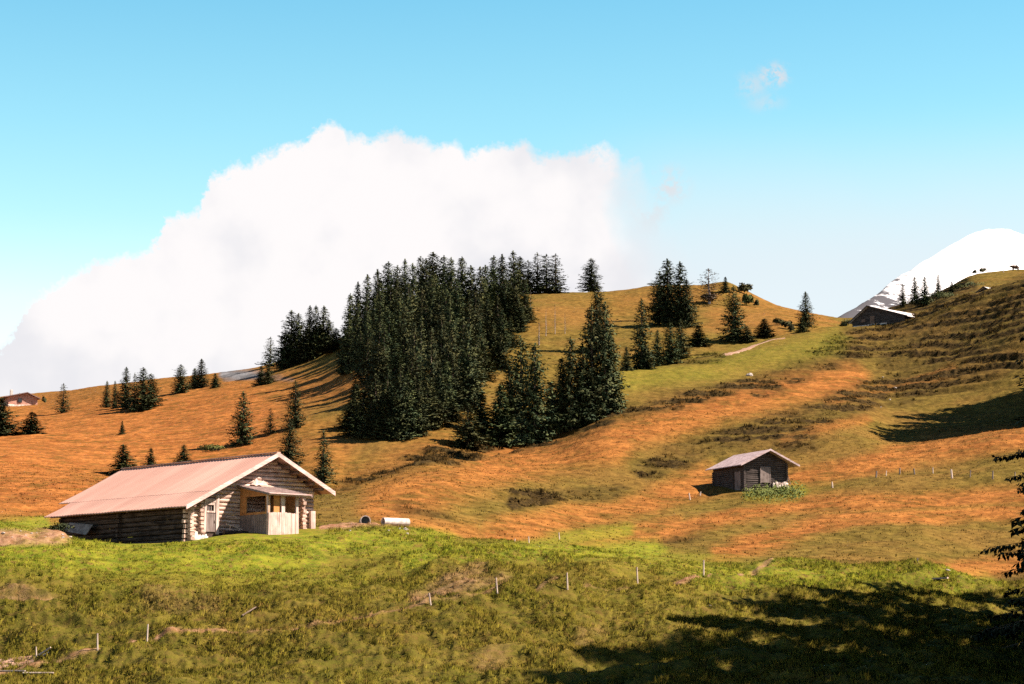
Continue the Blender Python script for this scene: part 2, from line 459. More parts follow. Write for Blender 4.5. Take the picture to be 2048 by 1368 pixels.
def speck_mat(name, a, bcol, scale=3.0, rough=.9, lo=.4, hi=.6, metal=0):
    m, nt, b = nodes(name)
    oc = N(nt, 'ShaderNodeTexCoord').outputs['Object']
    c = mixc(nt, mrange(nt, noise(nt, oc, scale, 5, .65), lo, hi), a, bcol)
    nt.links.new(c, b.inputs['Base Color']); b.inputs['Roughness'].default_value = rough
    b.inputs['Metallic'].default_value = metal
    return m

def needle_mat(name, a, bcol):
    m, nt, b = nodes(name)
    pos = N(nt, 'ShaderNodeNewGeometry').outputs['Position']
    inf = N(nt, 'ShaderNodeObjectInfo').outputs['Random']
    c = mixc(nt, mrange(nt, noise(nt, pos, .9, 3, .6), .35, .65), a, bcol)
    hsv = N(nt, 'ShaderNodeHueSaturation'); nt.links.new(c, hsv.inputs['Color'])
    nt.links.new(mrange(nt, inf, 0, 1, .7, 1.35, False), hsv.inputs['Value'])
    nt.links.new(mrange(nt, mth(nt, 'FRACT', mth(nt, 'MULTIPLY', inf, 7.3)), 0, 1, .46, .515, False), hsv.inputs['Hue'])
    nt.links.new(hsv.outputs[0], b.inputs['Base Color'])
    b.inputs['Roughness'].default_value = .8
    return m

M = {}
M['ground'] = ground_mat('meadow_ground'); M['blades'] = ground_mat('grass_blades', True)
M['log_front'] = wood_mat('weathered_logs', (.36,.21,.155), (.76,.55,.45))  # bright copy of the barn logs, for the sunlit gable
M['log_shade'] = wood_mat('shaded_logs', (.024,.014,.010), (.125,.082,.064), 'y')  # dark copy of the barn logs: the long wall's shade put into the colour
M['log_dark'] = wood_mat('dark_hut_logs', (.040,.031,.028), (.115,.088,.078))  # one dark grey-brown tone for all hut log walls
M['beam'] = wood_mat('roof_beams', (.13,.075,.05), (.26,.16,.12), 'y')
M['pale_wood'] = wood_mat('pale_boards', (.45,.30,.25), (.72,.55,.48), 'z')
M['trim'] = wood_mat('barge_wood', (.58,.36,.31), (.75,.55,.5), 'x')
M['new_wood'] = wood_mat('fresh_larch', (.42,.17,.055), (.56,.27,.10), 'y')
M['grey_board'] = wood_mat('grey_boards', (.16,.115,.10), (.27,.21,.19), 'z')
M['shingle_dark'] = wood_mat('porch_shingles', (.13,.085,.075), (.27,.19,.17), 'y', grain=9)
M['stone'] = speck_mat('limewashed_stone', (.42,.30,.25), (.80,.68,.60), 2.2)
M['rock'] = speck_mat('grey_rock', (.26,.21,.18), (.46,.39,.34), 4)
M['concrete'] = speck_mat('concrete', (.42,.35,.31), (.66,.57,.51), 3)
M['sheet'] = speck_mat('grey_sheet', (.14,.13,.13), (.26,.24,.23), 3)
M['glass'] = speck_mat('dark_glass', (.02,.022,.025), (.04,.045,.05), 2, .15)
M['post'] = wood_mat('post_wood', (.46,.33,.26), (.66,.52,.44), 'z')
M['dark_post'] = wood_mat('dark_post_wood', (.12,.09,.075), (.25,.19,.16), 'z')
M['bark'] = wood_mat('spruce_bark', (.10,.065,.045), (.22,.16,.125), 'z')
M['snag'] = wood_mat('dead_bark', (.24,.18,.16), (.42,.35,.32), 'z')
M['needles'] = needle_mat('spruce_needles', (.020,.036,.016), (.080,.085,.028))
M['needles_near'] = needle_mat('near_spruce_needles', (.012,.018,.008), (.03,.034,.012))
M['larch'] = needle_mat('larch_needles', (.10,.075,.045), (.17,.13,.08))
M['leaf'] = needle_mat('nettle_leaves', (.045,.062,.014), (.10,.115,.028))
M['shrub'] = needle_mat('shrub_leaves', (.03,.04,.014), (.075,.07,.022))
M['hide'] = speck_mat('cow_hide', (.05,.03,.02), (.12,.07,.045), 2)
M['path'] = speck_mat('gravel_path', (.24,.13,.075), (.42,.26,.18), 3)
M['snow_roof'] = wood_mat('bleached_shingles', (.62,.52,.48), (.82,.74,.70), 'x', grain=5)
M['roof_pink'] = wood_mat('faded_shingles', (.36,.25,.24), (.58,.44,.43), 'x', grain=7)
M['roof_brown'] = wood_mat('brown_shingles', (.15,.09,.08), (.26,.17,.15), 'x', grain=7)
M['chalet_wall'] = wood_mat('chalet_boards', (.48,.24,.18), (.62,.36,.28), 'x')

def metal_roof():
    m, nt, b = nodes('corrugated_sheet')
    oc = N(nt, 'ShaderNodeTexCoord').outputs['Object']
    c = mixc(nt, mrange(nt, noise(nt, oc, .5, 3, .5, (.15, .6, .15)), .35, .7), (.50,.275,.21), (.60,.355,.275))
    sheet = noise(nt, oc, .55, 1, .5, (.2, 2.0, .2))
    c = mixc(nt, mrange(nt, sheet, .42, .58, 0, .35), c, (.45,.24,.18))
    nt.links.new(c, b.inputs['Base Color']); b.inputs['Roughness'].default_value = .6
    b.inputs['Specular IOR Level'].default_value = .3
    return m
M['metal_roof'] = metal_roof()

def snow_mat():
    m, nt, b = nodes('mountain_snow')
    pos = N(nt, 'ShaderNodeNewGeometry').outputs['Position']
    ra = N(nt, 'ShaderNodeAttribute', attribute_name='rock').outputs['Fac']
    n = mth(nt, 'ADD', noise(nt, pos, .03, 6, .75, (1, .35, 2.2)), mth(nt, 'MULTIPLY', ra, .26))
    c = mixc(nt, mrange(nt, n, .66, .74), (.72,.70,.71), (.07,.065,.07))
    nt.links.new(c, b.inputs['Base Color'])
    return m
M['snow'] = snow_mat()

# ------------------------------------------------------------------ sun and sky
SUN_AZ, SUN_EL = math.radians(97), math.radians(45)     # clockwise from the viewing direction
sd = Vector((math.cos(SUN_EL)*math.sin(SUN_AZ), math.cos(SUN_EL)*math.cos(SUN_AZ), math.sin(SUN_EL)))
sl = bpy.data.lights.new('sun', 'SUN'); sl.energy = 5.0; sl.angle = math.radians(.53); sl.color = (1.0, .88, .76)
so = bpy.data.objects.new('sun', sl); C.objects.link(so); so.rotation_euler = sd.to_track_quat('Z', 'Y').to_euler()
so.location = sd*900

W = bpy.data.worlds.new('World'); SC.world = W; W.use_nodes = True
nt = W.node_tree; nt.nodes.clear()
out = N(nt, 'ShaderNodeOutputWorld'); bg = N(nt, 'ShaderNodeBackground')
nt.links.new(bg.outputs[0], out.inputs[0])
sky = N(nt, 'ShaderNodeTexSky'); sky.sky_type = 'NISHITA'; sky.sun_disc = False
sky.sun_elevation = SUN_EL; sky.sun_rotation = SUN_AZ; sky.altitude = 1700; sky.air_density = 1.0; sky.dust_density = .6; sky.ozone_density = 1.5
SKY_S = .075
bg.inputs['Strength'].default_value = SKY_S
dirv = N(nt, 'ShaderNodeTexCoord').outputs['Generated']
sx = N(nt, 'ShaderNodeSeparateXYZ'); nt.links.new(dirv, sx.inputs[0])
az = mth(nt, 'ARCTAN2', sx.outputs[0], sx.outputs[1]); el = mth(nt, 'ARCSINE', sx.outputs[2])
CLOUD = [(-400,760),(-100,715),(0,690),(35,645),(60,600),(100,565),(130,545),(160,530),(205,512),(255,507),(290,491),(318,470),(330,430),(370,414),(404,410),(415,350),(463,322),(520,306),(560,290),(610,275),(636,247),(680,236),(694,258),(720,268),(760,262),(810,265),(870,280),(910,281),(930,301),(960,290),(1000,285),(1048,274),(1064,295),(1100,298),(1140,293),(1180,294),(1197,286),(1232,297),(1250,310),(1282,312),(1292,335),(1312,380),(1345,440),(1390,520),(1440,620),(1520,800),(1700,1100),(2500,1200)]
ca = [(math.atan(float(uw(x, y)[0])), math.asin(float(uw(x, y)[1])/math.sqrt(1+float(uw(x, y)[0])**2+float(uw(x, y)[1])**2))) for x, y in CLOUD]
A0, A1 = ca[0][0], ca[-1][0]
fc = N(nt, 'ShaderNodeFloatCurve'); cv = fc.mapping.curves[0]
while len(cv.points) > 2: cv.points.remove(cv.points[1])
pts = [((a-A0)/(A1-A0), max(e, 0)/.3) for a, e in ca]
cv.points[0].location = pts[0]; cv.points[-1].location = pts[-1]
for p in pts[1:-1]: cv.points.new(*p)
for p in cv.points: p.handle_type = 'VECTOR'
fc.mapping.update()
nz1 = noise(nt, dirv, 110, 5, .6); nz2 = noise(nt, dirv, 420, 4, .6)
azn = mth(nt, 'ADD', az, mth(nt, 'MULTIPLY', mth(nt, 'SUBTRACT', nz2, .5), .006))
nt.links.new(mrange(nt, azn, A0, A1, 0, 1, False), fc.inputs['Value'])
top = mth(nt, 'MULTIPLY', fc.outputs[0], .3)
top = mth(nt, 'ADD', top, mth(nt, 'MULTIPLY', mth(nt, 'SUBTRACT', nz1, .5), .014))
top = mth(nt, 'ADD', top, mth(nt, 'MULTIPLY', mth(nt, 'SUBTRACT', nz2, .5), .006))
AZ = lambda px: math.atan((px-1024)/F)
ELP = lambda py: math.atan(float(uw(1250, py)[1]))
soft = mth(nt, 'ADD', .0050, mth(nt, 'MULTIPLY', mrange(nt, az, AZ(1080), AZ(1330), 0, .06), mrange(nt, el, ELP(300), ELP(460), 0, 1)))
cl = mrange(nt, mth(nt, 'SUBTRACT', top, el), 0, 1)
cl = mth(nt, 'DIVIDE', mth(nt, 'SUBTRACT', top, el), soft, clamp=True)
def puff(px, py, rx, ry, amt):
    u, w = uw(px, py); a = math.atan(float(u)); e = math.atan(float(w)*math.cos(a))
    dx = mth(nt, 'DIVIDE', mth(nt, 'SUBTRACT', az, a), rx/F); dy = mth(nt, 'DIVIDE', mth(nt, 'SUBTRACT', el, e), ry/F)
    d = mth(nt, 'SQRT', mth(nt, 'ADD', mth(nt, 'MULTIPLY', dx, dx), mth(nt, 'MULTIPLY', dy, dy)))
    k = mrange(nt, d, 1.0, 0.0)
    return mth(nt, 'MULTIPLY', mth(nt, 'MULTIPLY', k, mrange(nt, mth(nt, 'ADD', nz1, mth(nt, 'MULTIPLY', mth(nt, 'SUBTRACT', nz2, .5), .5)), .38, .62)), amt)
pf = mth(nt, 'MAXIMUM', puff(1548, 150, 50, 36, 1.1), puff(1505, 170, 55, 40, .5))
pf = mth(nt, 'MAXIMUM', pf, puff(1530, 205, 60, 30, .35))
pf = mth(nt, 'MAXIMUM', pf, mth(nt, 'MAXIMUM', puff(1340, 370, 60, 55, .8), puff(1300, 420, 60, 70, .7)))
HZ = mrange(nt, el, .0, .27, 0, 1, False)
hs = N(nt, 'ShaderNodeHueSaturation'); hs.inputs['Saturation'].default_value = 1.0; hs.inputs['Value'].default_value = 1.0
nt.links.new(sky.outputs[0], hs.inputs['Color'])
rp = N(nt, 'ShaderNodeValToRGB'); nt.links.new(mrange(nt, el, -.02, .45, 0, 1, False), rp.inputs[0])
STOPS = [(0, (1.9, 1.5, 1.1)), (.36, (1.75, 1.5, 1.1)), (.44, (1.3, 1.48, 1.08)), (.52, (1.06, 1.44, 1.10)), (.64, (.80, 1.34, 1.12)), (.76, (.36, .66, .68)), (1, (.18, .35, .44))]
rp.color_ramp.elements[0].position = 0; rp.color_ramp.elements[1].position = 1
for p_, c_ in STOPS[1:-1]: rp.color_ramp.elements.new(p_)
for e_, (p_, c_) in zip(rp.color_ramp.elements, STOPS): e_.position = p_; e_.color = (*c_, 1)
skyc = mixc(nt, 1.0, hs.outputs[0], rp.outputs[0], 'MULTIPLY')
CV = 1/SKY_S/2**EXPO
shade = noise(nt, dirv, 22, 4, .5)
cloudc = mixc(nt, mrange(nt, shade, .35, .62), (CV*.845, CV*.84, CV*.875), (CV*1.0, CV*.97, CV*.97))
veil = mth(nt, 'MULTIPLY', mth(nt, 'MULTIPLY', mrange(nt, az, AZ(1050), AZ(1400)), mrange(nt, el, ELP(200), ELP(560), 0, .8)), mrange(nt, noise(nt, dirv, 9, 3, .5), .2, .6, .7, 1))
skyc = mixc(nt, veil, skyc, (CV*.80, CV*.855, CV*.90))
fin = mixc(nt, cl, skyc, cloudc)
fin = mixc(nt, mth(nt, 'MULTIPLY', pf, mth(nt, 'SUBTRACT', 1.0, cl)), fin, (CV*.80, CV*.76, CV*.78))
nt.links.new(fin, bg.inputs['Color'])
# ------------------------------------------------------------------ the ground sheet
def rows():
    r = [6, 9, 13, 18, 24, 32, 42, 52, 62, 70, 76, 80, 83]
    y = 85.0
    while y < 700:
        r.append(y)
        y += .22 if y < 154 else .45 if y < 200 else .5 if y < 450 else .7 if y < 612 else 4
    while y < 6000:
        r.append(y); y *= 1.06
    return np.array(r)
def cols():
    px = np.concatenate([np.linspace(-3100, -800, 60), np.arange(-790, -40, 10), np.arange(-40, 2090, 2.0), np.arange(2090, 2860, 10), np.linspace(2870, 5150, 60)])
    return (px-1024)/F
GY, GU = rows(), cols()
YY, UU = np.meshgrid(GY, GU, indexing='ij')
gy = YY.ravel(); gx = (UU*YY).ravel()
gs = smooth_z(gx, gy); gzn = zones(gx, gy, gs)
gzv = gs + detail(gx, gy, gs, gzn)*(.15+.85*_flat(gx, gy))
nr, nc = YY.shape
ii = (np.arange(nr-1)[:, None]*nc + np.arange(nc-1)[None, :]).ravel()
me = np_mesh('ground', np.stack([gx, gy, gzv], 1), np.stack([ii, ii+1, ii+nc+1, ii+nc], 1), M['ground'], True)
def set_zone(me, zn, tone, gap_shade=0):
    n = len(zn[0]); one = np.ones(n, np.float32)
    a = me.color_attributes.new('zone', 'FLOAT_COLOR', 'POINT')
    a.data.foreach_set('color', np.stack([zn[0], zn[1], zn[2], one], 1).astype(np.float32).ravel())
    a = me.color_attributes.new('bare', 'FLOAT_COLOR', 'POINT')
    a.data.foreach_set('color', np.stack([zn[3], zn[4], gap_shade+0*one, one], 1).astype(np.float32).ravel())
    t = me.attributes.new('tone', 'FLOAT', 'POINT'); t.data.foreach_set('value', np.asarray(tone, np.float32))
_px, _py = proj(gx, gy, gs)
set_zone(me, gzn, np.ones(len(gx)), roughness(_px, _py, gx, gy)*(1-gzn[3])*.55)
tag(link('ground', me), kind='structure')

# ------------------------------------------------------------------ grass: tussocks over the meadow (nobody could count them)
def tufts(n, y0, y1, nb, h0, h1, wid, keep=None, spread=.16, round_=0.0, t0=.8, t1=1.15):
    u = RNG.uniform(-.235, .24, n*3); y = np.sqrt(RNG.uniform(y0**2, y1**2, n*3))
    x = u*y; z = smooth_z(x, y); zn = zones(x, y, z)
    p = np.clip((.75 if keep is None else .45) + .8*fbm(x/2.2, y/2.2, 2) + .3*fbm(x/12, y/12, 2), .04, 1)*(1-zn[3])*(1-zn[4])
    if keep is not None: p = p*keep(x, y, z, zn)
    for cx, cy, r in FLATS: p = p*(np.hypot(x-cx, y-cy) > r*.9)
    k = np.nonzero(RNG.random(n*3) < p)[0][:n]
    x, y = x[k], y[k]; zn = [a[k] for a in zn]
    z = ground(x, y)
    m = len(x)
    hs = RNG.uniform(h0, h1, m)*(.6+.8*RNG.random(m))
    tone = RNG.uniform(t0, t1, m)
    ang = RNG.uniform(0, 2*np.pi, (m, nb)); lean = RNG.uniform(.15, .75, (m, nb)); rr = RNG.random((m, nb))*spread
    bx = x[:, None]+np.cos(ang)*rr; by = y[:, None]+np.sin(ang)*rr; bz = np.repeat(z[:, None]-.05, nb, 1)
    hh = hs[:, None]*RNG.uniform(.6, 1.1, (m, nb))
    tx = bx+np.cos(ang)*lean*hh; ty = by+np.sin(ang)*lean*hh; tz = bz+hh
    wv = wid*RNG.uniform(.7, 1.3, (m, nb)); pa = ang+np.pi/2
    v = np.stack([np.stack([bx-np.cos(pa)*wv, by-np.sin(pa)*wv, bz], -1), np.stack([bx+np.cos(pa)*wv, by+np.sin(pa)*wv, bz], -1), np.stack([tx, ty, tz], -1)], 2)
    v = v.reshape(-1, 3)
    f = np.arange(len(v)).reshape(-1, 3)
    rep = lambda a: np.repeat(a, nb*3)
    up = np.stack([np.cos(ang)*round_+RNG.normal(0, .28, ang.shape), np.sin(ang)*round_+RNG.normal(0, .28, ang.shape), np.ones_like(ang)], -1)
    nr = np.repeat(up.reshape(-1, 3), 3, 0); nr /= np.linalg.norm(nr, axis=1)[:, None]
    g = np.cross(v[f[:, 1]]-v[f[:, 0]], v[f[:, 2]]-v[f[:, 0]])
    fl = g @ np.array([0, -1, .3]) < 0
    f[fl] = f[fl][:, ::-1]
    return v, f, nr, [rep(a) for a in zn], rep(tone)*np.repeat(RNG.uniform(.85, 1.15, m*nb), 3)
def rough_keep(x, y, z, zn):
    px, py = proj(x, y, z)
    return roughness(px, py, x, y)*1.6*sstep(-.35, .1, fbm(x/1.5+8, y/1.8, 2))
def turf_keep(x, y, z, zn):
    px, py = proj(x, y, z)
    return 1.25-.55*roughness(px, py, x, y)
def tuft_obj(name, *a, **k):
    v, f, nr, zn, tone = tufts(*a, **k)
    me = np_mesh(name, v, f, M['blades'], True)
    set_normals(me, v, f, nr)
    set_zone(me, zn, tone)
    tag(link(name, me), kind='stuff')
tuft_obj('meadow_grass', 105000, 84, 158, 7, .04, .11, .022, spread=.22, keep=turf_keep, t0=.7, t1=1.2)
tuft_obj('meadow_tussocks', 74000, 84, 158, 12, .08, .24, .026, t0=.5, t1=1.4, keep=rough_keep, spread=.17, round_=1.3)
tuft_obj('pasture_grass', 26000, 158, 330, 5, .08, .20, .05, spread=.3, t0=.75, t1=1.1)
tuft_obj('heather', 30000, 200, 470, 7, .2, .45, .14, keep=lambda x, y, z, zn: sstep(.4, .95, zn[2])*1.5, spread=.5, round_=1.0, t0=.6, t1=1.1)

# ------------------------------------------------------------------ trodden paths laid over the ground
def strip(name, pts, wid, label=None):
    P = np.array(pts, float)
    s = np.linspace(0, len(P)-1, (len(P)-1)*14+1); k = np.arange(len(P))
    X = np.interp(s, k, P[:,0]); Y = np.interp(s, k, P[:,1])
    T = np.stack([np.gradient(X), np.gradient(Y)], 1); T /= np.linalg.norm(T, axis=1)[:, None]
    vs = []
    nw = 4
    wob = 1+.35*fbm(X/2.0, Y/2.0, 2)
    for j in range(nw+1):
        o = (j/nw-.5)*wid*wob
        x = X-T[:,1]*o; y = Y+T[:,0]*o
        z = ground(x, y)+.04-.12*(abs(j/nw-.5)*2)**4
        vs.append(np.stack([x, y, z], 1))
    V = np.concatenate(vs); n = len(X)
    fs = []
    for j in range(nw):
        i = np.arange(n-1)+j*n
        fs.append(np.stack([i, i+1, i+n+1, i+n], 1))
    tag(link(name, np_mesh(name, V, np.concatenate(fs), M['path'], True)), kind='structure')
def line(pxs, ymin=80, ymax=760):
    o = []
    for x, y in pxs:
        h = hit(x, y, ymin, ymax)
        if h is not None: o.append(h[:2])
    return o
strip('dirt_path', line([(-30,1326),(20,1325),(70,1321)]), 1.5)
strip('meadow_track', [(40.0*.62, 153.3), (30, 153.6), (32, 154), (34.5, 154.6)], .9)
strip('alpine_track', line([(1452,712),(1480,702),(1510,690),(1540,681),(1570,676)], 380, 470), 2.6)

# ------------------------------------------------------------------ snow mountain far behind
def mountain():
    ny, nx = 120, 300
    sk = np.array([(1500,760),(1640,660),(1685,628),(1720,608),(1755,585),(1800,553),(1850,520),(1900,488),(1945,466),(1985,458),(2015,459),(2048,470),(2120,500),(2300,560),(2600,640)], float)
    pxs = np.linspace(1500, 2600, nx)
    py = np.interp(pxs, sk[:,0], sk[:,1])
    # soften
    kern = np.hanning(15); kern /= kern.sum()
    py = np.convolve(np.pad(py, 7, mode='edge'), kern, 'valid')
    u, w = uw(pxs, py)
    Ys = np.interp(pxs, [1500, 1680, 1985, 2300, 2600], [2250, 2400, 3600, 4600, 5200])
    rough_ = lambda Y: fbm(u*Y/150, Y/150, 5)*.0030 + fbm(u*Y/40, Y/40, 3)*.0012
    t = np.linspace(-1, 1, ny)
    V = []; R = []
    for tt in t:                                   # front face, crest, back face: the crest recedes to the right
        Y = Ys+tt*(900 if tt < 0 else 600)
        ww = w-.055*abs(tt)**1.25+rough_(Y)*min(1, .3+abs(tt)*4)
        V.append(np.stack([u*Y, Y, ww*Y], 1))
        R.append(np.clip(1.75-(pxs-1690)/115-.2*(1-abs(tt)), 0, 1.35))
    V = np.concatenate(V); R = np.concatenate(R)
    i = (np.arange(ny-1)[:, None]*nx+np.arange(nx-1)[None, :]).ravel()
    me = np_mesh('snow_mountain', V, np.stack([i, i+1, i+nx+1, i+nx], 1), M['snow'], True)
    a = me.attributes.new('rock', 'FLOAT', 'POINT'); a.data.foreach_set('value', R.astype(np.float32))
    tag(link('snow_mountain', me), kind='structure')
mountain()
# ------------------------------------------------------------------ log buildings
def log_rows(mb, z0, z1, step, spans, along, off, r=.5, jit=.02):
    """stack logs; spans(z) -> list of (start, end)"""
    z = z0; k = 0
    while z < z1:
        for s, e in spans(z+step/2):
            if e-s > .15:
                o = off + random.uniform(-jit, jit); rr = step*r*random.uniform(.97, 1.05)
                zz = z+step/2+random.uniform(-.01, .01)
                if along == 'x': mb.cyl((s, o, zz), (e, o, zz+random.uniform(-.015, .015)), rr, rr*random.uniform(.95, 1.03), 8)
                else: mb.cyl((o, s, zz), (o, e, zz+random.uniform(-.015, .015)), rr, rr*random.uniform(.95, 1.03), 8)
        z += step; k += 1

class Roof:
    """asymmetric gable: a runs along the gable, b towards the back"""
    def __init__(s, gL, zL, gR, zR, gE, zE): s.gL, s.zL, s.gR, s.zR, s.gE, s.zE = gL, zL, gR, zR, gE, zE
    def top(s, a):
        if a <= s.gR: return s.zL+(a-s.gL)*(s.zR-s.zL)/(s.gR-s.gL)
        return s.zR-(a-s.gR)*(s.zR-s.zE)/(s.gE-s.gR)
    def under(s, a, th=.22): return s.top(a)-th
    def span(s, z, a0, a1, th=.22):
        """part of [a0,a1] that lies below the roof at height z"""
        zz = z+th
        l = a0 if s.top(a0) >= zz else s.gL+(zz-s.zL)*(s.gR-s.gL)/(s.zR-s.zL)
        r = a1 if s.top(a1) >= zz else s.gR+(s.zR-zz)*(s.gE-s.gR)/(s.zR-s.zE)
        return (max(a0, l), min(a1, r))

def slope_sheet(R, left, b0, b1, a_lo, a_hi, th, mat, name, parent, rib=None, ribh=.018, dz=0.0):
    """one roof slope between a_lo and a_hi, ribbed along b if asked"""
    bs = [b0, b1]; hs = [0, 0]
    if rib:
        bs, hs = [], []
        b = b0
        while b < b1-rib:
            for t, h in ((0, 0), (.30, 0), (.42, 1), (.62, 1), (.74, 0)):
                bs.append(b+t*rib); hs.append(h*ribh)
            b += rib
        bs.append(b1); hs.append(0)
    aa = np.linspace(a_lo, a_hi, 7)
    v = []
    for i, a in enumerate(aa):
        for b, h in zip(bs, hs):
            sag = -.03*math.sin(math.pi*i/6)+.012*math.sin(b*1.3+i)
            v.append((a, b, R.top(a)+h+sag+dz))
    nb = len(bs); nt_ = len(v)
    for (x, y, z) in list(v): v.append((x, y, z-th))
    f = []
    for i in range(len(aa)-1):
        for j in range(nb-1):
            q = i*nb+j
            f.append((q, q+1, q+nb+1, q+nb)); f.append((nt_+q+nb, nt_+q+nb+1, nt_+q+1, nt_+q))
    for j in range(nb-1):
        f.append((nt_+j, nt_+j+1, j+1, j)); q = (len(aa)-1)*nb+j; f.append((q, q+1, nt_+q+1, nt_+q))
    for i in range(len(aa)-1):
        q = i*nb; f.append((q, q+nb, nt_+q+nb, nt_+q)); q += nb-1; f.append((q+nb, q, nt_+q, nt_+q+nb))
    mb = MB(); mb.v = v; mb.f = f
    return mb.build(name, mat, parent)

def barge(R, b, a0, a1, h, t, mat, parent, dz=.02):
    mb = MB()
    mb.poly([(a0, b-t, R.top(a0)+dz+.03), (a1, b-t, R.top(a1)+dz+.03), (a1, b-t, R.top(a1)-h), (a0, b-t, R.top(a0)-h)], (0, t, 0))
    return mb.build('barge_board', mat, parent)

# ---- the big barn in front
NB = math.radians(42.609)
barn = empty('log_barn', (-19.391, 138.0, 6.614), NB)
tag(barn, 'big log barn with pinkish ribbed metal roof and a wooden porch', 'barn')
BR = Roof(-.876, 1.889, 5.895, 5.395, 10.339, 3.177)
gW, LB = 9.37, 14.2
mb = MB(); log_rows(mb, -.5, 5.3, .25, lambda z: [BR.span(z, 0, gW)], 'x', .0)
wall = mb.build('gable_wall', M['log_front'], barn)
mb = MB(); log_rows(mb, -.5, 5.3, .25, lambda z: [BR.span(z, 0, gW)], 'x', LB); mb.build('rear_wall', M['log_shade'], barn)
mb = MB(); log_rows(mb, -1.2, 1.85, .30, lambda z: [(.1, LB+.2)], 'y', .02); mb.build('long_wall', M['log_shade'], barn)
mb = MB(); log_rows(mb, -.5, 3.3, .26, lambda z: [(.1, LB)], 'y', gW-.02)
mb.build('shed_wall', M['log_shade'], barn)
# crossed log ends standing out of the walls
for a, z0, z1 in ((.08, -.6, 1.75), (.8, .35, 2.2), (8.45, .85, 2.9)):
    mb = MB(); z = z0
    while z < z1:
        l = random.uniform(.16, .34)
        mb.box(a-.12, a+.12, -.1-l, .0, z+.02, z+.215); z += .25
    mb.build('log_ends', M['log_front'], barn)
for b in (.06, 7.2, 13.9):
    mb = MB(); z = -.6
    while z < 1.55:
        mb.box(-.30+random.uniform(-.1, .05), .0, b-.11, b+.11, z+.02, z+.24); z += .30
    mb.build('log_ends', M['log_front' if b < 1 else 'log_shade'], barn)
mb = MB(); mb.box(9.0, 9.35, -.32, -.12, .2, 2.0)
mb.build('corner_board', M['pale_wood'], barn)
# stone base
mb = MB()
for i in range(9):
    a = .2+i*.11+random.uniform(-.03, .03); s = random.uniform(.12, .2)
    mb.cyl((a, -.18, -.5), (a+.02, -.2, .28+random.uniform(-.15, .16)), s, s*.7, 7)
mb.box(.1, 1.25, -.30, -.05, -.6, .18)
mb.build('stone_base', M['stone'], barn)
mb = MB(); mb.box(1.2, gW, -.16, .1, -.5, .40)
mb.build('sill_beam', M['log_shade'], barn)
# roof: upper strip runs farther back than the lower one
ax = 1.05
roof = slope_sheet(BR, True, -1.0, 16.35, ax, 5.895, .06, M['metal_roof'], 'roof', barn, .33)
lo = slope_sheet(BR, True, -1.0, 14.96, -.876, ax-.01, .06, M['metal_roof'], 'lower_roof_strip', roof, .33, dz=-.012)
slope_sheet(BR, False, -1.0, 16.35, 5.905, 10.339, .06, M['metal_roof'], 'right_roof_slope', roof, .33)
mb = MB(); mb.bar((5.9, -1.02, 5.45), (5.9, 16.36, 5.45), .30, .05); mb.build('ridge_cap', M['metal_roof'], roof)
barge(BR, -1.01, -.88, 5.89, .22, .05, M['trim'], barn); barge(BR, -1.01, 5.90, 10.34, .22, .05, M['trim'], barn)
for a, dzz in ((5.93, -.22), (5.15, -.2), (4.49, -.2), (6.87, -.2), (7.51, -.2), (8.2, -.2), (8.79, -.2), (9.4, -.2), (3.3, -.2), (1.5, -.2), (-.2, -.2)):
    z = BR.top(a)-.30
    MB().cyl((a, -.86+random.uniform(-.1, .06), z), (a, 15.2, z), .115, .115, 8).build('purlin', M['beam'], barn)
mb = MB()
for k in range(9):
    b = .3+k*1.75
    mb.bar((-.75, b, BR.top(-.75)-.14), (5.7, b, BR.top(5.7)-.14), .14, .10)
    mb.bar((10.2, b, BR.top(10.2)-.14), (6.0, b, BR.top(6.0)-.14), .14, .10)
mb.build('rafters', M['beam'], barn)
# stable door with the small window over it
door = MB().box(1.12, 1.82, -.24, -.13, .45, 1.55).build('door', M['grey_board'], barn)
MB().box(1.72, 1.78, -.28, -.242, 1.0, 1.14).build('handle', M['dark_post'], door)
win = MB().box(1.10, 1.17, -.26, -.13, 1.6, 2.2).box(1.67, 1.76, -.26, -.13, 1.6, 2.2).box(1.17, 1.67, -.26, -.13, 2.06, 2.2).box(1.17, 1.67, -.26, -.13, 1.6, 1.70).build('window', M['pale_wood'], barn)
MB().box(1.17, 1.67, -.17, -.14, 1.70, 2.06).build('pane', M['glass'], win)
MB().box(1.325, 1.345, -.20, -.172, 1.70, 2.06).box(1.495, 1.515, -.20, -.172, 1.70, 2.06).build('glazing_bar', M['pale_wood'], win)
MB().box(.98, 1.12, -.26, -.1, .4, 2.35).box(1.83, 2.04, -.28, -.1, .3, 2.65).box(.98, 1.83, -.25, -.1, 2.22, 2.42).build('door_frame', M['pale_wood'], barn)
# porch
A0p, A1p, BF = 3.70, 5.95, -3.03
porch = empty('porch', (0, 0, 0)); porch.parent = barn
def ppart(mb, name, mat, label=None):
    o = mb.build(name, mat, porch)
    if label: o['label'] = label
    return o
zt = lambda b: 3.30+(.60/3.1)*b-.05           # underside of the porch roof
mb = MB()
def sidepanel(mb, a, b0, b1, z0, z1=None, t=.06):
    if z1 is None: mb.poly([(a, b0, z0), (a, b1, z0), (a, b1, zt(b1)), (a, b0, zt(b0))], (t, 0, 0))
    else: mb.box(a, a+t, b0, b1, z0, z1)
sidepanel(mb, A0p, -.74, -.1, 1.5); sidepanel(mb, A0p, BF, -2.72, 1.5); sidepanel(mb, A0p, -2.72, -.74, 2.60); sidepanel(mb, A0p, -2.72, -.74, 1.5, 1.64)
ppart(mb, 'side_cladding', M['new_wood'])
mb = MB()
for k in range(14):
    b = -.1-k*.21
    mb.box(A0p-.02+random.uniform(-.01, .01), A0p+.05, b-.20, b, .1, 1.5)
